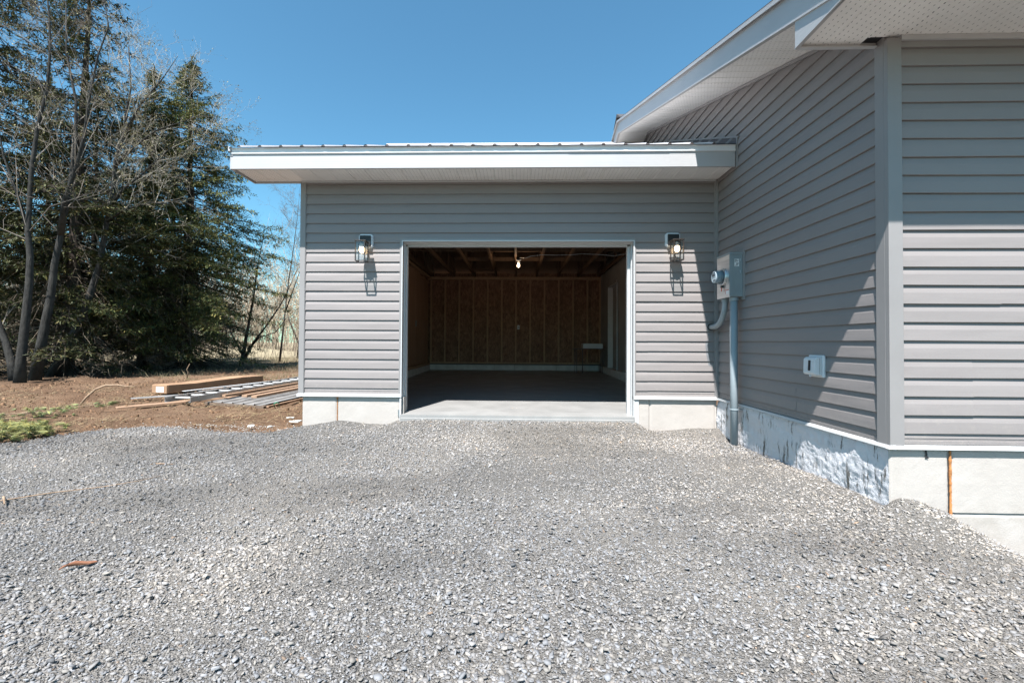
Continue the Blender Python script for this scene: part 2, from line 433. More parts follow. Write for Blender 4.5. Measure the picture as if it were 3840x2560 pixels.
# curbs
m = MB(); m.box(-2.44, -2.36, .15, 6.8, 0, .235); m.build('curb', 'block_curb', garage, bevel=.004)
m = MB(); m.box(2.17, 2.30, .15, 6.8, 0, .245); m.build('curb', 'block_curb', garage, bevel=.004)
xs = [-2.36, -1.62, -.62, -.08, 1.05, 1.62, 2.17]
for a, b in zip(xs[:-1], xs[1:]):
    m = MB(); m.box(a+.004, b-.004, 6.70, 6.80, .05, .250+random.uniform(-.004, .004)); m.build('foundation_block', 'block_curb', garage, bevel=.006)
# white foundation faces
def slab_noise(x0, x1, z0, z1, yf, name, parent, mat='found', nx=40, nz=14, amp=.004, seed=3, axis='x', col_=None):
    """a slightly uneven foundation face as a grid with returns"""
    u = np.linspace(x0, x1, nx); v = np.linspace(z0, z1, nz); U, V_ = np.meshgrid(u, v)
    d = fbm(U*5+seed*7, V_*5, 4, seed)*amp + fbm(U*22, V_*22+seed, 3, seed+5)*amp*.45
    e = np.minimum(np.minimum(U-x0, x1-U), np.minimum(V_-z0+1, z1-V_)); d = d + np.clip((.012-e)/.012, 0, 1)**2*.010
    if axis == 'x': P = np.stack([U, yf+d, V_], -1).reshape(-1, 3)
    else: P = np.stack([yf+d, U, V_], -1).reshape(-1, 3)
    idx = np.arange(nx*nz).reshape(nz, nx)
    F = np.stack([idx[:-1, :-1], idx[:-1, 1:], idx[1:, 1:], idx[1:, :-1]], -1).reshape(-1, 4)
    if axis != 'x': F = F[:, ::-1]
    return npmesh(name, P, F, mat, parent, smooth=True)
for x0, x1 in ((-2.530, -2.118), (-2.108, -1.372), (1.400, 1.524), (1.530, 2.272)):
    slab_noise(x0, x1, -.35, .208, .004, 'foundation_panel', garage, nx=int((x1-x0)*60)+6, nz=34)
m = MB(); m.box(-2.522, -1.33, .016, .13, -.5, .205); m.box(1.36, 2.29, .016, .13, -.5, .205); m.box(-2.522, -2.44, .13, 6.9, -.5, .205); m.box(-2.44, 2.30, 6.81, 6.94, -.5, .26); m.build('foundation_core', 'found', garage)
m = MB(); m.box(-1.372, -1.349, -.020, .02, -.12, .206); m.build('foundation_return', 'white_trim', garage, bevel=.002)
m = MB(); m.box(1.347, 1.398, -.014, .02, -.13, .206); m.build('foundation_return', 'white_trim', garage, bevel=.002)
m = MB(); m.tube([(-2.113, .004, .208), (-2.113, .003, .175)], [.014, .008], 7); m.tube([(-2.113, .006, .18), (-2.113, .006, -.1)], .004, 6); m.build('foam_seam', 'spray_foam', garage)
m = MB(); m.box(-1.392, -1.374, -.006, .004, -.02, .058); m.build('metal_clip', 'zinc', garage)

# fascia, drip edge, soffit
FY = -.440
m = MB(); m.box(-3.130, 1.62, FY, FY+.012, 2.722, 2.880); m.build('fascia_board', 'fascia', garage, bevel=.0015)
m = MB(); m.box(1.60, 2.288, FY-.002, FY+.010, 2.7215, 2.879); m.build('fascia_board', 'fascia', garage, bevel=.0015)
def drip(x0, x1, dy=0):
    m = MB(); P = [(FY-.024+dy, 2.942), (FY-.024+dy, 2.939), (FY-.010+dy, 2.936), (FY-.008+dy, 2.898), (FY-.014+dy, 2.893), (FY-.013+dy, 2.884), (FY-.002, 2.879), (FY+.012, 2.90), (FY+.012, 2.944)]
    m.prism([(x0, y, z) for y, z in P], (x1-x0, 0, 0)); m.build('drip_edge', 'drip_white', garage)
drip(-3.125, .55); drip(.53, 2.286, -.0025)
m = MB(); m.box(-3.150, -3.126, FY-.030, FY+.01, 2.905, 2.955); m.box(-3.146, -3.112, FY-.006, FY+.01, 2.86, 2.905); m.build('drip_end_cap', 'fascia', garage, bevel=.003)
# left end return and rake up the slope
SL = .4375
m = MB(); m.prism([(-3.142, FY, 2.722), (-3.142, .01, 2.722), (-3.142, .01, 2.944+SL*.45), (-3.142, FY, 2.944)], (.012, 0, 0)); m.build('return_panel', 'fascia', garage)
m = MB(); m.box(-3.13, -2.575, .0, .012, 2.722, 3.05); m.build('return_panel', 'fascia', garage)
m = MB(); m.prism([(-3.142, .01, 2.95), (-3.142, 3.1, 2.95+SL*3.09), (-3.142, 3.1, 2.95+SL*3.09+.19), (-3.142, .01, 3.14)], (.012, 0, 0)); m.build('rake_board', 'fascia', garage)
x = -3.126
gx = -3.126
grooves = []
while gx < 2.29: grooves.append(gx); gx += .2035
grooves.append(2.292)
for a, b in zip(grooves[:-1], grooves[1:]):
    m = MB(); zs = 2.742; yb = .004
    A = [(a+.0015, zs+.006), (a+.006, zs), (a+.017, zs), (a+.020, zs+.003), (b-.012, zs+.003), (b-.008, zs), (b-.0015, zs), (b+.001, zs+.006)]
    m.sweep(None, [(px_, FY+.01, pz) for px_, pz in A], [(px_, yb, pz) for px_, pz in A]); m.build('soffit_panel', 'soffit_y', garage)
m = MB(); m.box(-2.56, 2.272, -.020, .006, 2.724, 2.741); m.box(-3.13, 2.29, FY+.012, FY+.03, 2.7225, 2.7415); m.build('soffit_channel', 'white_trim', garage)
m = MB(); m.box(-3.128, 2.29, FY+.013, .0, 2.752, 2.757); m.build('soffit_backing', 'dark_slot', garage)
m = MB(); m.box(2.2885, 2.302, -.478, -.455, 2.705, 3.020); m.build('end_trim', 'siding_trim', garage, bevel=.002)

# ribbed steel roof: panels with trapezoid ribs, both slopes, ridge cap
RY, RZ = 3.1, 2.946+SL*(3.1-FY+.03)
def roof_sheet(x0, x1, name='roof_panel'):
    m = MB(); P = []
    k = (x1-x0)/.2307
    xx = x0
    P.append((x0, 0))
    while xx+.2307 <= x1+.001:
        c = xx+.115
        P += [(c-.022, 0), (c-.010, .019), (c+.010, .019), (c+.022, 0)]; xx += .2307
    P.append((x1, 0))
    m.sweep(None, [(a, FY-.040, 2.944+h) for a, h in P], [(a, RY, RZ+h) for a, h in P])
    m.sweep(None, [(a, RY, RZ+h) for a, h in P], [(a, 7.2, RZ-SL*(7.2-RY)+h) for a, h in P])
    m.build(name, 'roof_steel', garage)
x = -3.14
for i in range(6):
    roof_sheet(x, min(x+.923, 2.296)); x += .923
    if x > 2.2: break
# dark rib ends
m = MB(); c = -3.14+.115
while c < 2.25:
    m.prism([(c-.017, FY-.036, 2.947), (c-.007, FY-.036, 2.961), (c+.007, FY-.036, 2.961), (c+.017, FY-.036, 2.947)], (0, .02, .006)); c += .2307
o = m.build('rib_closures', 'rib_steel_dark', garage); o.name = 'rib_closure'
m = MB(); m.prism([(-2.50, RY-.15, RZ-SL*.15+.022), (-2.50, RY-.15, RZ-SL*.15+.040), (-2.50, RY, RZ+.098), (-2.50, RY+.15, RZ-SL*.15+.040), (-2.50, RY+.15, RZ-SL*.15+.022)], (4.80, 0, 0)); m.build('ridge_cap', 'ridge_cap', garage)
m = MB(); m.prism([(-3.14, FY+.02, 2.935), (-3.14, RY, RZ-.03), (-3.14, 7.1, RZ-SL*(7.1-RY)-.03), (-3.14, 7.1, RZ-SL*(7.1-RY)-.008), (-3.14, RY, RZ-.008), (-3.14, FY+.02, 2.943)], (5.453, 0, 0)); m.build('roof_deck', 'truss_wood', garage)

# ---------- inside the garage
for k in range(11):
    xx = -1.965+.3835*k
    m = MB(); m.box(xx-.019, xx+.019, 6.70, 6.797, .320, 2.54); m.build('stud', 'stud_wood', garage)
for xx in (-2.345, 2.205):
    m = MB(); m.box(xx-.019, xx+.019, 6.70, 6.797, .320, 2.54); m.build('stud', 'stud_wood', garage)
m = MB(); m.box(-2.36, 2.24, 6.68, 6.798, .282, .320); m.build('sill_plate', 'stud_wood', garage)
m = MB(); m.box(-2.36, 2.24, 6.69, 6.798, .250, .280); m.build('sill_gasket', 'rib_steel_dark', garage)
m = MB(); m.box(-2.44, 2.24, 6.68, 6.798, 2.54, 2.575); m.build('top_plate', 'stud_wood', garage)
m = MB(); m.box(-2.44, 2.24, 6.685, 6.798, 2.577, 2.612); m.build('top_plate', 'stud_wood', garage)
for i, (a, b) in enumerate(((-2.44, -1.20), (-1.196, .02), (.024, 1.24), (1.244, 2.24))):
    m = MB(); m.box(a, b, 6.790+.001*(i % 2), 6.7995, .28, 2.58); m.build('osb_sheet', 'osb', garage)
# left wall lined with upright boards of uneven height
y = .16; tops = [2.50, 2.56, 2.52, 2.48, 2.58, 2.50, 2.54, 2.44, 2.56, 2.5]
i = 0
while y < 6.65:
    wd = random.choice([.28, .42, .55, .36]); y1 = min(y+wd, 6.69)
    m = MB(); m.box(-2.438, -2.415-.003*(i % 2), y+.002, y1-.002, .30, random.choice(tops)); m.build('wall_board', 'board_wood', garage); y = y1; i += 1
m = MB(); m.box(-2.438, -2.36, .15, 6.68, .240, .290); m.build('sill_plate', 'stud_wood', garage)
m = MB(); m.box(-2.438, -2.35, .15, 6.68, 2.565, 2.612); m.build('top_plate', 'stud_wood', garage)
# drywall on the house side with a doorway
m = MB(); m.box(2.222, 2.300, .15, 4.70, .247, 2.72); m.box(2.222, 2.300, 5.66, 6.69, .247, 2.72); m.box(2.222, 2.300, 4.70, 5.66, 2.22, 2.72); m.build('drywall_panel', 'drywall', garage)
dr = thing('entry_door', (2.30, 5.18, .25), 'white entry door set deep in the right-hand wall inside the garage', 'door')
m = MB(); m.box(2.375, 2.40, 4.72, 5.64, .27, 2.19); m.build('door_leaf', 'white_paint_door', dr)
for z0_, z1_ in ((.42, 1.05), (1.20, 2.05)):
    m = MB(); m.box(2.368, 2.376, 4.86, 5.50, z0_, z1_); m.build('door_panel', 'white_paint_door', dr, bevel=.004)
m = MB(); m.box(2.195, 2.40, 5.640, 5.665, .255, 2.215); m.box(2.195, 2.40, 4.695, 4.72, .255, 2.215); m.box(2.195, 2.40, 4.72, 5.64, 2.19, 2.215); m.build('door_frame', 'white_paint_door', dr, bevel=.003)
m = MB(); m.box(2.188, 2.200, 4.655, 4.695, .24, 2.255); m.build('casing', 'white_paint_door', dr, bevel=.002)
# roof trusses
for k, xx in enumerate((-2.30, -1.725, -1.16, -.58, -.045, .505, 1.078, 1.615, 2.15)):
    tr = bpy.data.objects.new('roof_truss', None); col.objects.link(tr); tr.parent = garage; tr.location = Vector((xx, 0, 2.614))-garage.location
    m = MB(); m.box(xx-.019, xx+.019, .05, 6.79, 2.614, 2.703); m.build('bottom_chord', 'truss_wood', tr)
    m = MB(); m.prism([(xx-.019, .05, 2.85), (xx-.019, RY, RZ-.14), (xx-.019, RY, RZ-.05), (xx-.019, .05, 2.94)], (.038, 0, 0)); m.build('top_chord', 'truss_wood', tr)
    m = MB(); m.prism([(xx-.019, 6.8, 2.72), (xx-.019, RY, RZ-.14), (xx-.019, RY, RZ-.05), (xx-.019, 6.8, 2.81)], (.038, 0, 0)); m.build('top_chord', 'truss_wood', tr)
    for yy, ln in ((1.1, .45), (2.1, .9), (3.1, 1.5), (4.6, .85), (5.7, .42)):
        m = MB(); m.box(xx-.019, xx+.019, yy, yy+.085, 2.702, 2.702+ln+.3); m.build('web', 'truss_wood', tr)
for yy, a, b in ((3.82, -2.30, 2.20), (4.86, -1.45, 2.0)):
    m = MB(); m.box(a, b, yy, yy+.04, 2.705, 2.790); m.build('lateral_brace', 'truss_wood', garage)
m = MB(); m.box(-1.25, -.48, 6.2, 6.28, 2.705, 2.725); m.build('lateral_brace', 'truss_wood', garage)

# ================= the house
house = thing('house', (4.4, 2.8, -.2), 'grey-sided house with white eaves and rough white foundation, right of the garage', 'house')
zr = lambda y: 2.943+.333*(y+2.249)
def zr2(y): return zr(y) if y < 2.72 else zr(2.72)-.333*(y-2.72)
# front siding
for n in range(-1, 21):
    course(house, 'f', 2.372, 6.4, n, seam={5: 2.79, 2: 2.90, 8: 2.62, 13: 2.97, 17: 2.80, 18: 2.80, 19: 2.80, 11: 5.0}.get(n), ztop=(2.705 if n == -1 else None), zbot=None)
m = MB(); m.box(2.372, 6.4, -2.338, -2.318, 2.706, 2.745); m.build('frieze_trim', 'siding_trim', house)
course(house, 'f', 2.372, 6.4, 20, STARTER)
# side siding; u = -Y
near = 2.246
for n in range(-20, 21):
    zb = zl(n)
    if zb > 4.55: continue
    lo_ = (lambda z: .0) if zb < 2.70 else (lambda z: -min((z-2.99)/SL-.45+.25, 2.72+(4.600-z)/.333) if z > 2.92 else -.02)
    hi_ = (lambda z: near) if zb+C < 2.94 else (lambda z: min(near, 2.249-(z-2.935)/.333))
    course(house, 's', lo_, hi_, n, seam={-1: 1.62, -2: 1.60, 18: 1.42, 19: 1.42, 20: 1.42}.get(n) if zb < 2.6 or n > 0 else None)
course(house, 's', 0.0, near, 20, STARTER)
m = MB(); m.box(2.290, 2.376, -2.348, -2.318, .228, 2.76); m.box(2.290, 2.320, -2.318, -2.246, .228, 2.92); m.build('corner_post', 'siding_trim', house, bevel=.0025)
m = MB(); m.box(2.305, 2.316, -2.246, -2.238, .228, 2.93); m.box(2.376, 2.382, -2.333, -2.322, .228, 2.705); m.build('post_pocket', 'siding_trim', house)
m = MB(); m.prism([(2.378, -2.360, .212), (2.378, -2.352, .232), (2.378, -2.318, .235), (2.378, -2.318, .205)], (4.1, 0, 0)); m.prism([(2.378, -2.360, .212), (2.378, -2.352, .232), (2.29, -2.352, .232), (2.275, -2.360, .212)][::-1], (0, .03, 0)); m.build('starter_ledge', 'white_trim', house)
m = MB(); m.prism([(2.278, -2.355, .212), (2.286, -2.35, .232), (2.32, -2.35, .235), (2.32, -2.355, .205)], (0, 2.35, 0)); m.build('starter_ledge', 'white_trim', house)
# body and foundation
m = MB(); m.prism([(2.315, -2.318, .2), (2.315, 9.0, .2), (2.315, 9.0, zr2(9.0)+.03), (2.315, 2.72, zr(2.72)+.03), (2.315, -2.318, zr(-2.318)+.01)], (.05, 0, 0))
m.box(2.318, 6.6, -2.316, -2.2, .2, 2.76); m.box(6.5, 6.6, -2.2, 9, .2, 2.9); m.box(2.365, 6.6, 8.9, 9, .2, 2.9); m.build('wall_core', 'drywall', house)
# parged side foundation, bulging and dripped
def parge():
    nx, nz = 190, 60
    u = np.linspace(-2.325, .01, nx); v = np.linspace(-.40, .206, nz); U, V_ = np.meshgrid(u, v)
    d = -(fbm(U*1.3+4, V_*2.6, 3, 21))*.045 - np.abs(fbm(U*4.2+2, V_*2.2-1, 4, 8))*.035 - fbm(U*24, V_*24, 3, 31)*.010 - fbm(U*60, V_*60, 2, 33)*.010
    rg = np.abs(np.sin((U*1.5+V_*1.5)*2.2+fbm(U*2, V_*2, 2, 5)*3)); d = d - (1-rg)**4*.018*(U < -.9)
    d = d+np.clip((V_-.170)/.04, 0, 1)*.012
    P = np.stack([2.302+d, U, V_], -1).reshape(-1, 3); idx = np.arange(nx*nz).reshape(nz, nx)
    F = np.stack([idx[:-1, :-1], idx[1:, :-1], idx[1:, 1:], idx[:-1, 1:]], -1).reshape(-1, 4)
    npmesh('parging', P, F, 'parging', house, smooth=True)
parge()
slab_noise(2.300, 2.652, -.75, .208, -2.330, 'foundation_panel', house, nx=50, nz=70, seed=6, amp=.005)
slab_noise(2.668, 5.2, -.176, .208, -2.331, 'foundation_panel', house, nx=140, nz=40, seed=8, amp=.005)
slab_noise(2.668, 5.2, -.9, -.182, -2.327, 'foundation_panel', house, nx=140, nz=60, seed=9, amp=.005)
m = MB(); m.box(2.325, 6.5, -2.316, -2.2, -1.2, .2); m.box(2.33, 2.45, -2.2, .02, -1.2, .2); m.build('foundation_core', 'found', house)
pts = [(2.660, -2.331-.002*random.random(), z) for z in np.linspace(-.23, .20, 34)]
m = MB(); m.tube(pts, [.0050+.0035*random.random() for _ in pts], 7); m.build('foam_seam', 'spray_foam', house, smooth=True)
m = MB(); m.poly([(2.505, -2.3365, .205), (2.517, -2.3365, .205), (2.522, -2.3365, .168), (2.530, -2.3365, .152), (2.508, -2.3365, .156), (2.510, -2.3365, .18)]); m.build('foundation_chip', 'dark_slot', house)
# rake: soffit panels, fascia, drip edge, channel
XF = 1.775
def slopequad(m, x0, x1, y0, y1, dz0, dz1=None):
    pass
yy = -2.24
while yy < 4.6:
    y1 = yy+.195
    if yy < 2.72 < y1: y1 = 2.72
    m = MB(); P = [(yy+.001, .005), (yy+.005, 0), (yy+.014, 0), (yy+.018, .0035), (y1-.012, .0035), (y1-.008, 0), (y1-.001, 0), (y1, .005)]
    m.sweep(None, [(XF+.012, a, zr2(a)+h) for a, h in P], [(2.318, a, zr2(a)+h) for a, h in P]); m.build('rake_soffit_panel', 'soffit_x', house); yy = y1
def band(name, x0, x1, ya, yb, lo, hi, mat, bev=0):
    m = MB(); m.prism([(x0, ya, zr2(ya)+lo), (x0, yb, zr2(yb)+lo), (x0, yb, zr2(yb)+hi), (x0, ya, zr2(ya)+hi)], (x1-x0, 0, 0)); return m.build(name, mat, house, bevel=bev)
band('rake_fascia', XF, XF+.012, -2.95, .42, .0, .205, 'fascia'); band('rake_fascia', XF+.0015, XF+.0135, .40, 2.72, .001, .204, 'fascia'); band('rake_fascia', XF, XF+.012, 2.72, 5.6, .0, .205, 'fascia')
for ya, yb in ((-2.95, 2.72), (2.72, 5.6)):
    band('fascia_lip', XF-.006, XF+.03, ya, yb, -.010, .004, 'fascia')
    band('rake_drip_edge', XF-.030, XF+.01, ya, yb, .205, .212, 'fascia'); band('rake_drip_edge', XF-.030, XF-.024, ya, yb, .180, .206, 'fascia')
    band('rake_channel', 2.280, 2.300, ya if ya > -3 and ya > 0 else -2.24, yb, -.030, -.002, 'siding_trim')
    band('roof_deck', XF+.012, 6.9, ya, yb, .06, .205, 'osb')
    band('shingle_roof', XF-.02, 6.9, ya-.03*(ya < 0), yb, .213, .228, 'asphalt_shingle')
m = MB(); zt = zr(2.72)
m.prism([(XF-.03, 2.48, zr(2.48)+.23), (XF-.03, 2.72, zt+.275), (XF-.03, 2.96, zr2(2.96)+.23), (XF-.03, 2.96, zr2(2.96)+.25), (XF-.03, 2.72, zt+.335), (XF-.03, 2.48, zr(2.48)+.25)], (5, 0, 0)); m.build('ridge_vent', 'asphalt_shingle', house)
# boxed eave return at the front
BY, EY = -2.262, -2.890
m = MB(); m.prism([(XF+.004, BY, 2.757), (XF+.004, BY, zr(BY)+.01), (XF+.004, EY, zr(EY)+.01), (XF+.004, EY, 2.757)], (.010, 0, 0)); m.build('eave_return', 'fascia', house)
m = MB(); m.box(XF, XF+.026, EY, BY, 2.750, 2.757); m.build('fascia_lip', 'fascia', house)
m = MB(); m.box(XF+.014, 2.288, BY, BY+.012, 2.752, 3.0); m.box(XF+.026, 2.30, BY-.014, BY, 2.752, 2.759); m.build('return_back', 'white_trim', house)
m = MB(); m.box(XF, 6.9, EY-.014, EY, 2.745, 2.93); m.build('eave_fascia', 'fascia', house)
m = MB(); m.box(XF-.01, 6.9, EY-.13, EY-.02, 2.80, 2.92); m.build('eave_gutter', 'fascia', house, bevel=.02)
gx = 2.395-.207*3
a = XF+.026
while a < 6.6:
    b = gx if gx > a+.02 else gx+.207
    gx = b+.207
    m = MB(); zs = 2.775; yb = -2.262 if b <= 2.29 else -2.325
    A = [(a+.001, zs+.005), (a+.005, zs), (a+.015, zs), (a+.018, zs+.003), (b-.012, zs+.003), (b-.008, zs), (b-.001, zs), (b, zs+.005)]
    m.sweep(None, [(px_, EY, pz) for px_, pz in A], [(px_, yb, pz) for px_, pz in A]); m.build('soffit_panel', 'soffit_y', house); a = b
m = MB(); m.box(2.376, 6.6, -2.352, -2.322, 2.745, 2.776); m.build('soffit_channel', 'white_trim', house)
m = MB(); m.box(XF+.02, 6.6, EY, -2.262, 2.784, 2.79); m.build('soffit_backing', 'dark_slot', house)
# step flashing / channel where the garage roof meets the side wall
def garline(y): return 2.946+SL*(y-FY+.03)
m = MB(); m.prism([(2.284, -.50, garline(-.50)+.065), (2.284, 1.6, garline(1.6)+.065), (2.284, 1.6, garline(1.6)+.085), (2.284, -.50, garline(-.50)+.085)], (.018, 0, 0)); m.build('roof_channel', 'siding_trim', house)
m = MB(); m.prism([(2.298, -.45, garline(-.45)), (2.298, 1.6, garline(1.6)), (2.298, 1.6, garline(1.6)+.066), (2.298, -.45, garline(-.45)+.066)], (.003, 0, 0)); m.build('step_flashing', 'rib_steel_dark', house)
# ------------------------------------------------------------------ fittings on the walls
def lantern(cx, dz, label):
    g = thing('wall_lantern', (cx, 0, 1.95+dz), label, 'wall lamp', 'lanterns flanking the garage doorway')
    s = .085; q = .022
    zc = 2.028+dz
    # white mounting block with cut corners
    ring = lambda a, k: [(-a, -a+k), (-a+k, -a), (a-k, -a), (a, -a+k), (a, a-k), (a-k, a), (-a+k, a), (-a, a-k)]
    m = MB(); m.prism([(cx+x_, .01, zc+z_) for x_, z_ in ring(s, q)], (0, -.026, 0)); m.prism([(cx+x_, -.016, zc+z_) for x_, z_ in ring(s-.008, q-.003)], (0, -.012, 0)); m.build('mounting_block', 'white_plastic', g, bevel=.002)
    m = MB(); m.box(cx-.063, cx+.063, -.050, -.028, zc-.062, zc+.062); m.box(cx-.012, cx+.012, -.10, -.05, zc-.030, zc-.008); m.build('back_plate', 'black_metal', g, bevel=.002)
    y0, y1, w_ = -.212, -.096, .0585; zt, zb = 1.999+dz, 1.764+dz; b = .0055
    fr = MB()
    fr.box(cx-w_-.005, cx+w_+.005, y0-.005, y1+.005, zt-.010, zt)                     # lid
    fr.box(cx-.012, cx+.012, (y0+y1)/2-.012, (y0+y1)/2+.012, zt, zt+.010)              # finial
    for x_ in (cx-w_, cx+w_-2*b):
        for y_ in (y0, y1-2*b): fr.box(x_, x_+2*b, y_, y_+2*b, zb+.0095, zt-.010)
    for x_ in (cx-w_, cx+w_-2*b): fr.box(x_, x_+2*b, y0+2*b, y1-2*b, zb, zb+.0095)
    for y_ in (y0, y1-2*b): fr.box(cx-w_, cx+w_, y_, y_+2*b, zb, zb+.0093)
    fr.build('lantern_frame', 'bronze_metal', g, bevel=.001)
    for nm, bx in (('glass_pane', (cx-w_+2*b, cx+w_-2*b, y0+.004, y0+.0065, zb+.0095, zt-.010)), ('glass_pane', (cx-w_+2*b, cx+w_-2*b, y1-.0065, y1-.004, zb+.0095, zt-.010)),
                   ('glass_pane', (cx-w_+.004, cx-w_+.0065, y0+2*b, y1-2*b, zb+.0095, zt-.010)), ('glass_pane', (cx+w_-.0065, cx+w_-.004, y0+2*b, y1-2*b, zb+.0095, zt-.010))):
        m = MB(); m.box(*bx); m.build(nm, 'pane_glass', g)
    yc = (y0+y1)/2
    m = MB(); m.tube([(cx, yc, zt-.010), (cx, yc, zt-.028), (cx, yc, zt-.045)], [.016, .018, .018], 14); m.build('socket', 'zinc', g, smooth=True)
    m = MB(); m.tube([(cx, yc, zt-.045), (cx, yc, zt-.068)], [.014, .021], 14); m.build('bulb_neck', 'white_plastic', g, smooth=True)
    m = MB(); zz = [zt-.068, zt-.080, zt-.095, zt-.112, zt-.126, zt-.136, zt-.140]; rr = [.021, .026, .029, .0285, .022, .012, .002]
    m.tube([(cx, yc, z) for z in zz], rr, 16); m.build('bulb', 'lit_bulb', g, smooth=True)
lantern(-1.787, 0, 'lit box lantern on a white block, on the wall left of the garage doorway')
lantern(1.782, .012, 'lit box lantern on a white block, on the narrow wall right of the garage doorway')

# electric meter on the side wall
g = thing('electric_meter', (2.30, -.46, 1.33), 'grey electric meter box with round glass meter and conduits on the side wall', 'electric meter')
m = MB(); m.box(2.287, 2.305, -.612, -.285, 1.300, 1.812); m.build('mounting_board', 'siding_trim', g, bevel=.002)
m = MB(); m.box(2.163, 2.287, -.588, -.318, 1.332, 1.776); m.build('enclosure', 'meter_grey', g, bevel=.003)
m = MB(); m.box(2.152, 2.290, -.594, -.312, 1.762, 1.782); m.build('enclosure_lid', 'meter_grey', g, bevel=.003)
m = MB(); m.box(2.152, 2.1625, -.594, -.312, 1.326, 1.761); m.build('front_cover', 'brushed', g, bevel=.003)
m = MB(); m.box(2.152, 2.185, -.5955, -.588, 1.335, 1.76); m.build('cover_flange', 'meter_grey', g, bevel=.001)
MZ, MY = 1.548, -.452
m = MB(); m.tube([(2.151, MY, MZ), (2.136, MY, MZ), (2.132, MY, MZ)], [.092, .092, .086], 28); m.build('sealing_ring', 'brushed', g, smooth=False)
m = MB(); m.tube([(2.131, MY, MZ), (2.05, MY, MZ), (2.036, MY, MZ), (2.033, MY, MZ)], [.079, .071, .067, .058], 28); m.build('meter_dome', 'meter_glass', g, smooth=True)
m = MB(); m.tube([(2.130, MY, MZ), (2.062, MY, MZ)], [.066, .064], 24); m.build('meter_drum', 'conduit_grey', g, smooth=True)
m = MB(); m.tube([(2.061, MY, MZ), (2.056, MY, MZ)], [.060, .058], 24); m.build('meter_dial', 'paper', g)
m = MB(); m.box(2.052, 2.056, MY-.030, MY+.030, MZ+.008, MZ+.030); m.box(2.052, 2.056, MY-.04, MY+.01, MZ-.038, MZ-.030); m.box(2.052, 2.056, MY-.03, MY+.035, MZ+.040, MZ+.045); m.build('dial_print', 'ink', g)
m = MB(); m.box(2.130, 2.150, MY-.012, MY+.012, MZ-.112, MZ-.090); m.build('seal_clip', 'black_metal', g)
m = MB(); m.tube([(2.138, MY, MZ-.110), (2.136, MY, MZ-.150)], [.006, .005], 8); m.build('seal_tag', 'red_tag', g)
m = MB(); m.box(2.1500, 2.1518, -.585, -.505, 1.358, 1.405); m.build('warning_label', 'paper', g)
m = MB(); m.box(2.1490, 2.1499, -.585, -.505, 1.398, 1.405); m.box(2.1490, 2.1499, -.515, -.508, 1.362, 1.392); m.build('label_print', 'red_tag', g)
m = MB(); m.box(2.205, 2.250, -.5898, -.5881, 1.640, 1.715); m.build('rating_plate', 'paper', g)
m = MB()
for zz, a, b in ((1.707, 2.208, 2.228), (1.698, 2.208, 2.246), (1.689, 2.208, 2.240), (1.680, 2.208, 2.216), (1.672, 2.220, 2.246), (1.664, 2.220, 2.244), (1.656, 2.220, 2.240), (1.648, 2.208, 2.236)):
    m.box(a, b, -.5905, -.5899, zz-.0022, zz+.0022)
m.build('plate_print', 'ink', g)
m = MB(); th = np.linspace(0, 2*math.pi, 24); m.tube([(2.228+.024*math.cos(a), -.5885, 1.415+.024*math.sin(a)) for a in th], .0012, 5, cap=False); m.tube([(2.228+.015*math.cos(a), -.5885, 1.415+.015*math.sin(a)) for a in th], .0010, 5, cap=False); m.build('knockout', 'meter_grey', g)
m = MB(); m.tube([(2.262, -.589, 1.72), (2.262, -.594, 1.69)], [.005, .004], 6); m.tube([(2.262, -.589, 1.60), (2.262, -.594, 1.57)], [.005, .004], 6); m.build('cover_latch', 'zinc', g)
# straight conduit down into the gravel, curved one into the garage wall
cx_, cy_ = 2.225, -.530
m = MB(); m.tube([(cx_, cy_, 1.331), (cx_, cy_, 1.290)], .043, 16); m.build('conduit_collar', 'conduit_grey', g, smooth=False, bevel=.002)
m = MB(); m.tube([(cx_, cy_, 1.30), (cx_, cy_, -.35)], .0365, 16); m.build('conduit', 'conduit_grey', g, smooth=True)
m = MB(); m.tube([(cx_, cy_, .185), (cx_, cy_, .172)], .0425, 16); m.build('conduit_coupling', 'conduit_grey', g, bevel=.002)
m = MB(); m.box(2.262, 2.31, -.572, -.488, .1745, .181); m.build('conduit_strap', 'zinc', g)
pts = []
for i in range(13):
    a = i/12*math.pi/2; pts.append((2.205+.014*i/12, -.385+.29*(1-math.cos(a)), 1.325-.285*math.sin(a)))
pts = [(2.205, -.385, 1.331)]+pts+[(2.221, .02, 1.040)]
m = MB(); m.tube(pts, .0295, 14); m.build('conduit', 'conduit_grey', g, smooth=True)
m = MB(); m.tube([(2.205, -.385, 1.331), (2.205, -.385, 1.292)], .035, 14); m.build('conduit_collar', 'conduit_grey', g)
m = MB(); m.tube([(2.221, -.004, 1.04), (2.221, .012, 1.04)], .040, 14); m.build('wall_grommet', 'black_metal', g)

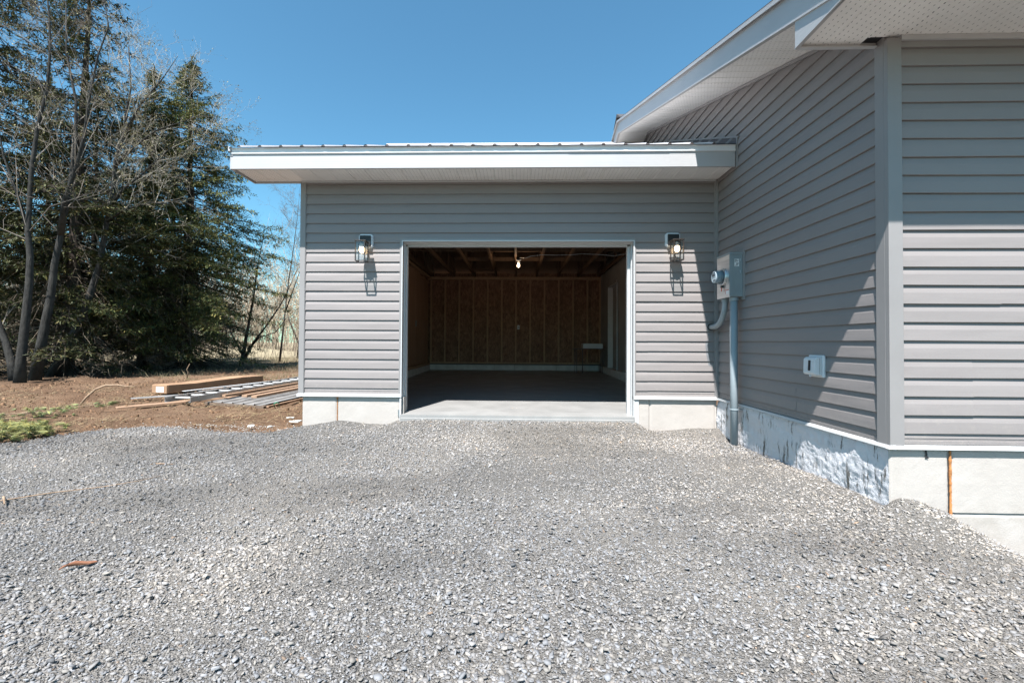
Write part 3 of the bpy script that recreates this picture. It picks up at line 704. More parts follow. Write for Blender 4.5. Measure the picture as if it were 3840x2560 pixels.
# dryer vent hood
g = thing('vent_hood', (2.30, -1.69, .60), 'small white louvred vent hood low on the grey side wall', 'vent hood')
m = MB(); m.box(2.284, 2.306, -1.768, -1.598, .600, .768); m.build('wall_flange', 'white_plastic', g, bevel=.008)
m = MB(); m.prism([(2.284, -1.752, .755), (2.248, -1.752, .752), (2.232, -1.752, .735), (2.228, -1.752, .632), (2.238, -1.752, .618), (2.284, -1.752, .616)], (0, .132, 0)); m.build('hood', 'white_plastic', g, bevel=.004)
m = MB(); m.prism([(2.2265, -1.705, .728), (2.2265, -1.685, .728), (2.2225, -1.685, .650), (2.2225, -1.705, .650)], (.012, 0, 0)); m.build('front_slot', 'dark_slot', g)
m = MB()
for k in range(14):
    z = .628+k*.0085; m.box(2.266, 2.270, -1.7532, -1.7515, z, z+.0045)
m.build('side_vents', 'dark_slot', g)
m = MB(); m.box(2.232, 2.240, -1.70, -1.69, .603, .618); m.build('drip_tab', 'white_plastic', g)

# inside the garage
g = thing('ceiling_bulb', (-.03, 4.0, 2.6), 'lit bare bulb in a lampholder under the garage roof trusses', 'light bulb')
bx, by = -.035+.045, 3.98
m = MB(); m.box(bx-.04, bx+.045, by-.05, by+.05, 2.565, 2.613); m.build('junction_box', 'black_metal', g)
m = MB(); m.tube([(bx, by, 2.565), (bx, by, 2.552), (bx, by, 2.530), (bx, by, 2.490)], [.055, .058, .026, .024], 16); m.build('lampholder', 'white_plastic', g, smooth=True)
m = MB(); m.tube([(bx, by, z) for z in (2.490, 2.475, 2.458, 2.440, 2.424, 2.414, 2.410)], [.015, .021, .026, .027, .022, .012, .003], 16); m.build('bulb', 'lit_bulb_small', g, smooth=True)
lp = bpy.data.lights.new('bulb_light', 'POINT'); lp.energy = 2.6; lp.color = (1, .72, .48); lp.shadow_soft_size = .04
lo = bpy.data.objects.new('bulb_light', lp); col.objects.link(lo); lo.parent = g; lo.location = Vector((bx, by, 2.37))-g.location
g = thing('wiring_cable', (.8, 3.7, 2.58), 'thin white electric cable looped under the trusses to the bulb', 'cable')
cpts = [(bx+.03, 3.93, 2.60), (.09, 3.8, 2.565), (.16, 3.75, 2.560), (.26, 3.72, 2.59), (.49, 3.70, 2.612), (.75, 3.68, 2.603), (1.05, 3.65, 2.600), (1.25, 3.6, 2.612), (1.55, 3.55, 2.590), (1.70, 3.5, 2.570), (1.85, 3.4, 2.53), (2.0, 3.3, 2.54), (2.20, 3.2, 2.55)]
m = MB(); m.tube(cpts, .006, 6); m.build('cable', 'white_plastic', g, smooth=True)
sw = thing('switch_box', (.02, 6.69, 1.26), 'small pale switch box on the middle stud of the back wall', 'switch box')
m = MB(); m.box(-.010, .052, 6.672, 6.70, 1.205, 1.315); m.build('cover_plate', 'white_plastic', sw, bevel=.003)
m = MB(); m.box(.012, .030, 6.668, 6.673, 1.235, 1.285); m.build('rocker', 'conduit_grey', sw)
sw = thing('switch_box', (-2.41, 5.3, 1.29), 'pale switch box on the board-lined left wall of the garage', 'switch box')
m = MB(); m.box(-2.414, -2.396, 5.20, 5.28, 1.22, 1.36); m.build('cover_plate', 'drywall', sw, bevel=.003)
g = thing('utility_sink', (1.85, 5.9, .09), 'white-fronted utility tray on thin dark legs in the far right corner', 'utility sink')
m = MB(); m.box(1.62, 2.10, 5.78, 6.12, .715, .835); m.build('basin', 'white_plastic', g, bevel=.004)
m = MB(); m.box(1.40, 2.15, 5.76, 6.16, .695, .714); m.build('shelf', 'rib_steel_dark', g)
for x_ in (1.46, 2.10):
    for y_ in (5.79, 6.12):
        m = MB(); m.box(x_-.006, x_+.006, y_-.006, y_+.006, .085, .695); m.build('leg', 'rib_steel_dark', g)
m = MB(); m.tube([(1.62, 5.9, .7), (1.62, 5.9, .09)], .012, 8); m.build('waste_pipe', 'rib_steel_dark', g)
# ------------------------------------------------------------------ ground
CP = np.array([(-9,-2.2,-.20),(-5.0,-.9,-.17),(-4.8,-.5,-.15),(-4.4,0,-.16),(-3.9,-.13,-.15),(-3.1,-.3,-.16),(-2.6,0,-.15),(-2.3,0,-.106),(-2.1,0,-.079),(-1.84,0,-.10),(-1.55,0,-.115),(-1.38,0,-.066),
 (-1.2,-.1,-.055),(-.6,-.1,-.045),(0,-.1,-.045),(.6,-.1,-.045),(1.2,-.1,-.05),(1.37,0,-.052),(1.52,0,-.147),(1.78,0,-.128),(2.02,0,-.125),(2.3,0,-.105),(2.3,-.25,-.183),(2.3,-.55,-.19),(2.3,-1.24,-.175),
 (2.3,-1.65,-.15),(2.3,-2.04,-.145),(2.3,-2.29,-.145),(2.34,-2.33,-.092),(2.47,-2.33,-.105),(2.62,-2.33,-.179),(2.76,-2.33,-.271),(3.09,-2.33,-.434),(3.6,-2.33,-.62),(0,-.6,-.11),(-1.4,-.5,-.13),(1.3,-.5,-.13),
 (0,-1.5,-.16),(0,-3,-.20),(-2,-2,-.18),(-4,-2,-.20),(-2,-4,-.24),(0,-4.5,-.25),(2,-3.6,-.22),(1.5,-2.2,-.17),(2.3,-2.8,-.21),(3,-3.2,-.42),(4,-3,-.68),(4,-4.5,-.60),(0,-7,-.3),(-6,-4,-.28),(6,-6,-.6),(-9,-7,-.3),(6,-2.3,-.9),(9,-9,-.7),(-9,-9,-.35)])
def _rbf():
    X = CP[:, :2]; D = np.linalg.norm(X[:, None]-X[None], axis=2); return np.linalg.solve(D+np.eye(len(X))*.02, CP[:, 2]-CP[:, 2].mean())
WR = _rbf()
def GZ(x, y):
    """gravel surface height"""
    x = np.asarray(x, float); y = np.asarray(y, float); sh = x.shape; p = np.stack([x.ravel(), y.ravel()], 1); out = np.zeros(len(p))
    for i in range(0, len(p), 20000):
        q = p[i:i+20000]; out[i:i+20000] = np.linalg.norm(q[:, None]-CP[None, :, :2], axis=2) @ WR
    return (out+CP[:, 2].mean()).reshape(sh)
EX = np.array([-12, -9, -6.2, -5.1, -4.85, -4.6, -4.35, -3.9, -3.5, -3.16, -2.72, -2.50, -2.3]); EYY = np.array([-3.2, -2.2, -1.25, -.95, -.62, -.20, -.04, -.12, -.24, -.31, -.27, .02, .03])
def edge_y(x): return np.interp(x, EX, EYY, right=.03)
def DZ(x, y):
    """dirt height outside the gravel pad"""
    base = -.155 - .03*np.clip((y-1)/6, 0, 1) + fbm(x*.35, y*.35, 3, 41)*.10
    lump = fbm(x*1.6, y*2.0, 4, 51)*.10 + fbm(x*5, y*7, 3, 61)*.075
    far = np.clip((np.hypot(x, y)-14)/10, 0, 1)
    mound = .55*np.exp(-(((x+21)/2.8)**2+((y-29)/1.6)**2))+.45*np.exp(-(((x+17.2)/1.8)**2+((y-27)/1.4)**2))
    ridge = .10*np.exp(-((y-(5.2-(x+8)*.12))/.5)**2)*(x < -2.8)
    return base + lump*(1-.7*far) + mound + ridge*(.4+fbm(x*2, y*2, 2, 5)*2)
spread('soil_tint', (1, 1, 1), .95, .1)
t = NT('soil', .95, spec=.12); M['soil'] = t.m
a = t.noise(.9, 7, .68); b = t.noise(9, 6, .7); c = t.noise(45, 5, .75)
cf = t.ramp(a, [(.28, (.080, .048, .030)), (.5, (.138, .086, .054)), (.72, (.20, .132, .086))])
cf = t.mix(t.ramp(b, [(.55, 0.0), (.75, .6)]), cf, (.23, .165, .115))
cf = t.mix(t.ramp(c, [(.60, 0.0), (.72, .6)]), cf, (.065, .036, .023))
lit_ = t.n.new('ShaderNodeVectorMath'); lit_.operation = 'DISTANCE'; t.link(t.map((1, .8, 0)), lit_.inputs[0]); lit_.inputs[1].default_value = (-14.5, 7.6, 0)
litter = t.ramp(t.math('ADD', t.math('MULTIPLY', lit_.outputs['Value'], .1), t.math('MULTIPLY', b, .12)), [(.42, 1.0), (.58, 0.0)])
cf = t.mix(litter, cf, (.055, .038, .026))
cam_d = t.sep(); far = t.ramp(t.math('MULTIPLY', cam_d[1], .03), [(.38, 0.0), (.62, 1.0)])
dry = t.ramp(t.noise(.5, 5, .7), [(.3, (.24, .20, .13)), (.7, (.33, .28, .19))])
t.color(t.mix(far, cf, dry)); t.bump(t.math('ADD', t.math('MULTIPLY', b, .06), t.math('MULTIPLY', c, .022)), 1.0, 1.0)
def graded(lo, hi, c0, c1, step, far_n):
    """coordinates with an even dense middle and widening outskirts"""
    mid = np.arange(c0, c1+1e-6, step); k = np.arange(1, far_n+1)
    g = lambda L: step*np.cumsum(1.0*np.power(1.0+0*k, k)) if False else None
    def tail(d):
        r = np.geomspace(step, max(d, step*2), far_n); return np.cumsum(r)/np.sum(r)*d
    return np.concatenate([(c0-tail(c0-lo))[::-1], mid, c1+tail(hi-c1)])
gx = graded(-320, 320, -15, -2.2, .075, 40); gy = graded(-60, 420, -2.4, 10.5, .075, 40)
GXX, GYY = np.meshgrid(gx, gy)
inside = np.clip((edge_y(GXX)-GYY)/.22, -1, 1)*.5+.5
inside = inside*(GXX > -13)
near_m = (GXX > -13) & (GXX < 8) & (GYY < .5) & (GYY > -10)
Gz = np.where(near_m, 0, 0).astype(float); Gz[near_m] = GZ(GXX[near_m], GYY[near_m])
Gz[~near_m] = -.30
Zd = DZ(GXX, GYY)
zz = Zd*(1-inside)+(Gz-.09)*inside
house_m = (GXX > -2.45) & (GYY > -.02); zz = np.where(house_m, -.6, zz)
zz = np.where((GXX > 2.2) & (GYY > -2.4), np.minimum(zz, -1.0), zz)
zz = np.where((GYY < -8) | (GXX > 8), np.minimum(zz, -.75), zz)
nxg, nyg = len(gx), len(gy); idx = np.arange(nxg*nyg).reshape(nyg, nxg)
F = np.stack([idx[:-1, :-1], idx[:-1, 1:], idx[1:, 1:], idx[1:, :-1]], -1).reshape(-1, 4)
o = npmesh('ground', np.stack([GXX, GYY, zz], -1).reshape(-1, 3), F, 'soil', smooth=True); tag(o, kind='structure')

# gravel sheet under the loose stones
t = NT('gravel_bed', .9, spec=.15); M['gravel_bed'] = t.m
a = t.noise(.8, 5, .6); v1 = t.voro(130, t.map((1, 1, 1)), out=1); v2 = t.voro(260, out=1)
bw = t.n.new('ShaderNodeRGBToBW'); t.link(t.mix(.5, v1, v2), bw.inputs[0])
cf = t.ramp(bw.outputs[0], [(.15, (.060, .056, .052)), (.5, (.145, .139, .132)), (.85, (.24, .233, .222))])
cf = t.mix(t.ramp(a, [(.40, 0.0), (.62, .55)]), cf, (.26, .238, .212)); t.color(cf)
vd = t.voro(130, out=0); vd2 = t.voro(260, out=0)
t.bump(t.math('ADD', t.math('MULTIPLY', vd, -.012), t.math('MULTIPLY', vd2, -.006)), 1.0, 1.0)
sx = np.concatenate([np.arange(-12, -6, .2), np.arange(-6, 4.5, .045), np.arange(4.5, 8, .25)]); sy = np.concatenate([np.arange(-9, -4.8, .2), np.arange(-4.8, .16, .045)])
SX, SY = np.meshgrid(sx, sy); SZ = GZ(SX, SY) + fbm(SX*5, SY*5, 3, 71)*.018 + fbm(SX*1.2, SY*1.2, 2, 73)*.03
e = np.clip((SY-edge_y(SX)-fbm(SX*4, SY*4, 3, 75)*.10+.02)/.12, 0, 1); SZ = SZ-e*.14
keep = ~((SX > 2.36) & (SY > -2.30)) & ~((SY > .02))
idx = np.arange(SX.size).reshape(SX.shape); kq = keep[:-1, :-1] & keep[1:, 1:]
F = np.stack([idx[:-1, :-1], idx[:-1, 1:], idx[1:, 1:], idx[1:, :-1]], -1)[kq].reshape(-1, 4)
o = npmesh('gravel_driveway', np.stack([SX, SY, SZ], -1).reshape(-1, 3), F, 'gravel_bed', smooth=True); tag(o, kind='structure')

def chips(P, size, flat, tilt, tint, name, mat, k=5, seed=1, flare=1.12):
    """a flat angular chip at each point: k-sided top, flared skirt"""
    g = np.random.default_rng(seed); n = len(P)
    ang = np.linspace(0, 2*np.pi, k, endpoint=False)[None]+g.uniform(-.55, .55, (n, k))+g.uniform(0, 6.28, (n, 1))
    rad = g.uniform(.62, 1.0, (n, k)); asp = g.uniform(.38, .85, (n, 1)); th = g.uniform(0, 6.28, (n, 1))
    lx = np.cos(ang)*rad; ly = np.sin(ang)*rad*asp
    X = (lx*np.cos(th)-ly*np.sin(th))*size[:, None]; Y = (lx*np.sin(th)+ly*np.cos(th))*size[:, None]
    tx = g.normal(0, 1, (n, 1))*tilt[:, None]; ty = g.normal(0, 1, (n, 1))*tilt[:, None]
    Zt = X*tx+Y*ty + size[:, None]*flat[:, None] + g.uniform(-.10, .10, (n, k))*size[:, None]
    top = np.stack([X, Y, Zt], -1)
    botm = np.stack([X*flare, Y*flare, X*tx+Y*ty-size[:, None]*flat[:, None]*.8], -1)
    V = np.concatenate([top, botm], 1)+P[:, None, :]           # n, 2k, 3
    base = (np.arange(n)*2*k)[:, None, None]
    side = np.array([[i, (i+1) % k, k+(i+1) % k, k+i] for i in range(k)])[:, ::-1]
    # top fan as quads + one triangle is awkward: split top into triangles, sides into triangles
    tri = [[0, i, i+1] for i in range(1, k-1)]
    for s_ in side: tri += [[s_[0], s_[1], s_[2]], [s_[0], s_[2], s_[3]]]
    F = (np.array(tri)[None]+base).reshape(-1, 3)
    T = np.repeat(tint, 2*k, axis=0)
    return npmesh(name, V.reshape(-1, 3), F, mat, tint=T)
spread('gravel_stone', (1, 1, 1), .82, .25)
def shade_of(g, n, patch):
    base = g.normal(.202, .032, n); base = np.where(g.random(n) < .09, g.uniform(.23, .30, n), base); base = np.where(g.random(n) < .12, g.uniform(.10, .15, n), base)
    base = base*(1+patch*.42)
    hue = g.random((n, 1)); T = np.stack([base, base, base], 1)
    T = T*np.where(hue < .34, [[.95, .99, 1.055]], np.where(hue < .62, [[1.04, 1.0, .94]], [[1., .995, 1.]]))
    T = np.where(hue > .994, T*[[1.15, .90, .70]], T)
    T = T*(1+patch[:, None]*np.array([[.075, .015, -.06]]))*[[1.025, 1.0, .982]]
    return np.clip(T, .03, .5)
g = np.random.default_rng(5)
P = []
def sample(n, x0, x1, y0, y1, dens=None):
    x = g.uniform(x0, x1, n); y = g.uniform(y0, y1, n)
    ok = (y < edge_y(x)+g.normal(0, .035, n)) & ~((x > 2.285) & (y > -2.36)) & (y < -.05-.0*x)
    # inside the view cone (with a margin to the sides)
    d = y+5.122; vis = (np.abs(x+.0) < 1.35*d+1.0) & (d > .75)
    ok &= vis; return x[ok], y[ok]
x1, y1 = sample(490000, -5.6, 4.2, -4.4, .05)
d = np.hypot(x1, y1+5.122); kp = g.random(len(x1)) < np.clip(2.1/d, .38, 1)*np.where(d > 2.9, .86, 1); x1, y1, d = x1[kp], y1[kp], d[kp]
zg = GZ(x1, y1) + fbm(x1*5, y1*5, 3, 71)*.018 + fbm(x1*1.2, y1*1.2, 2, 73)*.03
n = len(x1); coarse = np.clip(fbm(x1*1.1, y1*1.1, 3, 81)*1.6+.5, 0, 1)
size = np.exp(g.normal(np.log(.0056), .42, n))*(.80+.55*coarse)*(1+.16*np.clip(d-2.2, 0, 3)); size = np.clip(size, .0034, .019)
patch = np.clip(fbm(x1*.8+3, y1*1.3, 3, 91)*2.2+.15+.75*np.exp(-((x1-.5)/2.0)**2-((y1+.8)/1.2)**2)+.5*np.exp(-((x1-1.9)/.8)**2-((y1+1.4)/1.6)**2), 0, 1)
streak = 1-.46*np.clip(fbm((x1*.8+y1*.5)*.9+12, (y1-x1*.25)*1.7, 4, 97)*3.0+.1, 0, 1)-.10*np.clip((-1-x1)/2, 0, 1)
T = shade_of(g, n, patch)*streak[:, None]
near_ = d < 1.9; far_ = d > 2.9
zj = np.where(g.random(n) < .30, g.uniform(.3, 1.0, n), g.uniform(-.2, .3, n))
tl_ = np.abs(g.normal(.23, .19, n)); fl_ = g.uniform(.10, .26, n)
def part(mk, k, nm):
    return chips(np.stack([x1[mk], y1[mk], (zg+size*zj)[mk]], 1), size[mk], fl_[mk], tl_[mk], T[mk], nm, 'gravel_stone', k, 3, 1.0)
o = part(near_, 5, 'gravel_stones'); o2 = part(~near_ & ~far_, 4, 'gravel_stones'); o3 = part(far_, 3, 'gravel_stones')
tag(o3, 'fine crushed grey stone on the far half of the driveway', 'gravel', kind='stuff')
tag(o2, 'crushed grey stone across the middle of the driveway', 'gravel', kind='stuff')
tag(o, 'loose crushed grey stone chips in the foreground of the driveway', 'gravel', kind='stuff')
print('stones', n, near_.sum())

# clods on the disturbed soil
spread('clod', (1, 1, 1), .95, .1)
def dirt_pts(n, x0, x1, y0, y1):
    x = g.uniform(x0, x1, n); y = g.uniform(y0, y1, n); ok = (y > edge_y(x)+.02) & ((x < -2.60) | (y < -.05)); return x[ok], y[ok]
x2, y2 = dirt_pts(15000, -11, -2.55, -2.0, 5.2); x3, y3 = dirt_pts(7000, -15, -2.7, 5, 16)
x2 = np.concatenate([x2, x3]); y2 = np.concatenate([y2, y3]); n = len(x2)
cl = fbm(x2*1.5, y2*1.5, 3, 101); kp = g.random(n) < np.clip(.5+cl*2.2, .12, 1); x2, y2 = x2[kp], y2[kp]; n = len(x2)
size = np.clip(np.exp(g.normal(np.log(.0095), .55, n)), .004, .045)*(1+.09*np.clip(y2, 0, 10))
b = g.uniform(.5, 1.25, n)[:, None]*np.array([[.14, .086, .053]]); b = np.where(g.random((n, 1)) < .2, b*1.5, b)
o = chips(np.stack([x2, y2, DZ(x2, y2)+size*.1], 1), size, g.uniform(.4, .8, n), np.abs(g.normal(.2, .15, n)), np.clip(b, .02, .5), 'soil_clods', 'clod', 5, 9)
tag(o, 'brown clods scattered over the torn-up soil', 'soil', kind='stuff')

def blades(P, D, W, T, name, mat, seg=1):
    """thin three-sided slivers from P along D (n,3), width W"""
    n = len(P); up_ = np.array([0, 0, 1.0]); s = np.cross(D, up_); L = np.linalg.norm(s, axis=1, keepdims=True); s = np.where(L > 1e-6, s/np.maximum(L, 1e-6), [1, 0, 0])
    h = np.cross(s, D); h /= np.maximum(np.linalg.norm(h, axis=1, keepdims=True), 1e-6)
    W = W[:, None]
    a = P-s*W; b = P+s*W; c = P+h*W; e = P+D
    V = np.stack([a, b, c, e], 1).reshape(-1, 3); base = (np.arange(n)*4)[:, None, None]
    F = (np.array([[0, 1, 3], [1, 2, 3], [2, 0, 3]])[None]+base).reshape(-1, 3)
    return npmesh(name, V, F, mat, tint=np.repeat(T, 4, axis=0))
spread('straw', (1, 1, 1), .8, .2)
x4, y4 = dirt_pts(16000, -10, -2.55, -1.8, 6.0); n = len(x4)
cl = fbm(x4*1.2+7, y4*1.2, 3, 111); kp = g.random(n) < np.clip(.25+cl*3.0, .03, 1); x4, y4 = x4[kp], y4[kp]; n = len(x4)
th = g.normal(.4, 1.1, n); ln = g.uniform(.03, .17, n); D = np.stack([np.cos(th)*ln, np.sin(th)*ln, g.normal(.02, .03, n)], 1)
T = g.uniform(.6, 1.1, n)[:, None]*np.array([[.36, .27, .16]])
o = blades(np.stack([x4, y4, DZ(x4, y4)+.010], 1), D, g.uniform(.002, .0048, n), T, 'straw_litter', 'straw'); tag(o, 'dry straw and root fibres littering the brown soil', 'straw', kind='stuff')
# dry grass fringe under the trees and in the field
x5 = g.uniform(-20, -6, 26000); y5 = g.uniform(5.5, 22, 26000); kp = (fbm(x5*.7, y5*.7, 3, 121) > -.03) & (y5 > 6.2-(x5+8)*.25); x5, y5 = x5[kp], y5[kp]; n = len(x5)
th = g.uniform(0, 6.28, n); ln = g.uniform(.05, .22, n)*(1+.03*y5); D = np.stack([np.cos(th)*ln*.5, np.sin(th)*ln*.5, ln*g.uniform(.2, .9, n)], 1)
T = np.where(g.random((n, 1)) < .2, [[.08, .10, .035]], [[.22, .175, .11]])*g.uniform(.5, 1.2, (n, 1))
o = blades(np.stack([x5, y5, DZ(x5, y5)], 1), D, g.uniform(.003, .007, n), T, 'dry_grass', 'straw'); tag(o, 'dry matted grass under and beyond the trees', 'grass', kind='stuff')

# ------------------------------------------------------------------ building leftovers beside the garage
def on(x, y, dz=0): return float(DZ(np.array([x]), np.array([y]))[0])+dz
GB = -.16
bx_ = thing('cardboard_box', (-6.2, 3.7, GB), 'long open-air cardboard carton with white address label, at the back of the pile', 'cardboard box')
a0 = Vector((-6.785, 2.88, -.125)); wv_ = Vector((.36, -.10, 0)); ln_ = Vector((.675, 1.95, .04)); hv = Vector((0, 0, .155))
m = MB()
secs = []
for t_, dz_, sx_ in ((0, 0, 1), (.02, .004, 1.01), (.25, -.012, 1.0), (.5, .004, 1.0), (.75, .012, .98), (1, .0, .95)):
    o_ = a0+ln_*t_; secs.append([o_, o_+wv_*sx_, o_+wv_*sx_+hv+Vector((0, 0, dz_)), o_+hv+Vector((0, 0, dz_*1.5))])
n0 = 0
for s_ in secs: m.v += [tuple(p) for p in s_]
for i in range(len(secs)-1):
    for j in range(4): m.f.append((i*4+j, i*4+(j+1) % 4, (i+1)*4+(j+1) % 4, (i+1)*4+j))
m.f.append((3, 2, 1, 0)); k_ = (len(secs)-1)*4; m.f.append((k_, k_+1, k_+2, k_+3)); m.build('carton', 'cardboard', bx_, bevel=.006)
nrm = wv_.cross(hv).normalized()
nn = Vector((-.267, -.964, 0)).normalized()
def onface(u, v, d=.004): return tuple(a0+wv_*u+hv*v+nn*d)
m = MB(); m.poly([onface(.30, .16), onface(.82, .16), onface(.82, .80), onface(.30, .80)]); m.build('address_label', 'paper', bx_)
m = MB()
for u0, u1, v in ((.36, .52, .66), (.62, .74, .66)): m.poly([onface(u0, v, .0055), onface(u1, v, .0055), onface(u1, v+.05, .0055), onface(u0, v+.05, .0055)])
m.build('label_print', 'ink', bx_)
m = MB(); q = lambda t_, u: tuple(a0+ln_*t_+wv_*u+hv+Vector((0, 0, .012))); m.poly([q(.02, .46), q(.02, .54), q(.98, .52), q(.98, .44)]); m.build('packing_tape', 'cardboard', bx_)

# aluminium ladder lying on the stack
lad = thing('ladder', (-4.9, 3.2, -.05), 'aluminium ladder lying flat on top of the pile of boards', 'ladder')
A0, A1 = Vector((-5.29, 1.36, -.075)), Vector((-5.02, 5.90, -.045)); B0, B1 = Vector((-4.90, 1.35, -.075)), Vector((-4.60, 5.85, -.04))
for p, q_, sgn in ((A0, A1, 1), (B0, B1, -1)):
    d_ = q_-p; side_ = Vector((sgn*.026, 0, 0))
    m = MB(); m.obox(p, Vector((.006 if sgn < 0 else -.006, 0, 0)), d_, Vector((0, 0, .082))); m.obox(p, side_, d_, Vector((0, 0, .005))); m.obox(p+Vector((0, 0, .077)), side_, d_, Vector((0, 0, .005))); m.build('rail', 'alu', lad)
for i in range(14):
    t_ = (.16+.305*i)/4.55
    if t_ > 1: break
    p = A0.lerp(A1, t_)+Vector((0, 0, .048)); q_ = B0.lerp(B1, t_)+Vector((0, 0, .048)); m = MB(); m.tube([p, q_], .017, 10); m.build('rung', 'alu_bright', lad, smooth=True)
    m = MB(); r_ = q_+Vector((.0075, 0, 0)); m.tube([r_, r_+Vector((.006, 0, 0))], .010, 8); m.build('rung_rivet', 'meter_grey', lad)

def slab(name, mat, p0, p1, w_, h_, label, cat='plank', group=None, twist=0):
    p0, p1 = Vector(p0), Vector(p1); d_ = p1-p0; s_ = Vector((d_.y, -d_.x, 0)).normalized()*w_
    o_ = MB().obox(p0-s_/2, s_+Vector((0, 0, twist)), d_, Vector((0, 0, h_))).build(name, mat, None, bevel=.003)
    return tag(o_, label, cat, group)
PG = 'boards piled beside the garage'
slab('plank', 'pale_plank', (-5.86, 1.16, -.165), (-4.55, 2.70, -.135), .15, .038, 'pale plank poking out furthest left from under the ladder', group=PG)
slab('plank', 'grey_plank', (-4.94, 1.78, -.168), (-3.78, 1.42, -.168), .10, .045, 'weathered board laid crosswise under the corrugated sheets', group=PG)
slab('plank', 'pale_plank', (-4.83, 1.98, -.070), (-4.66, 4.75, -.060), .09, .038, 'pale plank on the metal sheets, nearest to the ladder', group=PG)
slab('plank', 'pale_plank', (-4.47, 1.98, -.070), (-4.30, 4.80, -.060), .09, .038, 'pale plank lying between two others on the metal sheets', group=PG)
slab('plank', 'pale_plank', (-4.25, 1.88, -.070), (-4.09, 4.60, -.060), .095, .040, 'pale plank on the metal sheets, nearest to the garage', group=PG)
slab('plank', 'pale_plank', (-3.76, 1.42, -.155), (-3.62, 3.4, -.150), .035, .03, 'narrow yellowish batten along the garage side of the pile', group=PG)
slab('plank', 'grey_plank', (-5.05, 2.2, -.13), (-4.93, 4.9, -.12), .12, .035, 'dark weathered plank directly beneath the ladder', group=PG)
# corrugated sheets
def sheet(p0, du, dv, ribs, h_, label, name='corrugated_sheet', mat='corrugated'):
    p0, du, dv = Vector(p0), Vector(du), Vector(dv); A = []
    A.append((0, 0))
    for i in range(ribs):
        c = (i+.5)/ribs; A += [(c-.10/ribs, 0), (c-.045/ribs, h_), (c+.045/ribs, h_), (c+.10/ribs, 0)]
    A.append((1, 0)); m = MB(); m.sweep(None, [tuple(p0+du*a+Vector((0, 0, h))) for a, h in A], [tuple(p0+du*a+dv+Vector((0, 0, h))) for a, h in A])
    m.sweep(None, [tuple(p0+du*a+Vector((0, 0, h-.004))) for a, h in A], [tuple(p0+du*a+dv+Vector((0, 0, h-.004))) for a, h in A])
    return tag(m.build(name, mat), label, 'metal sheet')
sheet((-4.92, 1.74, -.118), (1.06, -.34, 0), (.22, 3.2, .01), 5, .020, 'upper ribbed grey metal sheet under the three planks')
sheet((-4.98, 1.80, -.136), (1.10, -.36, 0), (.20, 3.2, .01), 5, .020, 'lower ribbed grey metal sheet nearest the ground')
slab('metal_strip', 'alu', (-6.42, 2.03, -.118), (-5.1, 3.3, -.095), .20, .006, 'thin grey metal strip sticking out left of the ladder', 'metal strip')
slab('metal_strip', 'alu_bright', (-5.98, 2.62, -.060), (-5.25, 5.1, -.03), .09, .010, 'bright bent flashing strip between the carton and the ladder', 'metal strip')
slab('metal_strip', 'alu', (-5.72, 2.75, -.075), (-4.95, 5.9, -.03), .22, .008, 'wide grey flashing strip alongside the ladder', 'metal strip')
o = MB().tube([(-3.70, 1.50, -.15), (-3.69, 1.47, -.10), (-3.66, 1.48, -.075), (-3.64, 1.52, -.10), (-3.66, 1.56, -.15)], .006, 6).build('string', 'green_string', None, smooth=True); tag(o, 'green string knotted round the batten of the pile', 'string')

# sticks, roots, bark
plain('dry_stick', (.26, .18, .12), .9, var=.25, scale=30); plain('rust_bark', (.23, .10, .055), .9, var=.3, scale=40); plain('chalk', (.50, .49, .46), .9, var=.1)
def stick(pts, rad, label, mat='dry_stick', name='stick', k=7):
    m = MB(); m.tube(pts, rad, k); return tag(m.build(name, mat, None, smooth=True), label, 'stick')
stick([(-6.62, 1.36, -.15), (-6.55, 1.40, -.02), (-6.46, 1.46, .10), (-6.37, 1.52, .15), (-6.22, 1.56, .155), (-6.10, 1.60, .13), (-5.98, 1.62, .135)], [.012, .015, .014, .016, .013, .011, .005], 'bent brown root arching up out of the soil, left of the pile')
stick([(-7.9, 5.2, -.05), (-7.86, 5.18, .10), (-7.88, 5.16, .16), (-7.80, 5.15, .30)], [.012, .010, .010, .005], 'short upright twig behind the cardboard carton')
def gz1(x, y): return float(GZ(np.array([x]), np.array([y]))[0])
tw = [(-3.42, -2.52), (-3.31, -2.37), (-3.27, -2.27), (-3.20, -2.17), (-3.13, -2.02), (-3.04, -1.92), (-2.97, -1.82)]
stick([(-3.60, -2.62, gz1(-3.6, -2.6)+.012)]+[(x, y, gz1(x, y)+.016) for x, y in [(-3.33, -2.36), (-3.15, -2.22), (-2.90, -2.10), (-2.76, -1.98), (-2.68, -1.86)]], [.003, .0038, .0035, .003, .0025, .002], 'long thin curved twig lying on the gravel at left')
stick([(-3.38, -2.30, gz1(-3.4, -2.3)+.02), (-3.32, -2.35, gz1(-3.3, -2.3)+.035), (-3.24, -2.41, gz1(-3.2, -2.4)+.015)], [.003, .007, .004], 'knobbly twig stub beside the long curved twig')
stick([(-3.02, -1.56, gz1(-3, -1.56)+.012), (-2.95, -1.55, gz1(-2.95, -1.55)+.014), (-2.83, -1.56, gz1(-2.83, -1.56)+.011)], [.003, .005, .003], 'short straight straw-coloured twig on the gravel in front of the soil')
stick([(-2.92, .80, -.12), (-2.86, .76, -.02), (-2.84, .75, .06)], [.006, .005, .003], 'pale splinter stuck upright in soil beside the garage foundation')
p0 = Vector((-2.075, -3.17, gz1(-2.07, -3.17)+.022)); m = MB()
prof = [(0, 0), (.030, .012), (.070, .018), (.10, .022), (.128, .036), (.118, .052), (.09, .046), (.05, .040), (.012, .020)]
c_, s_ = math.cos(.62), math.sin(.62)
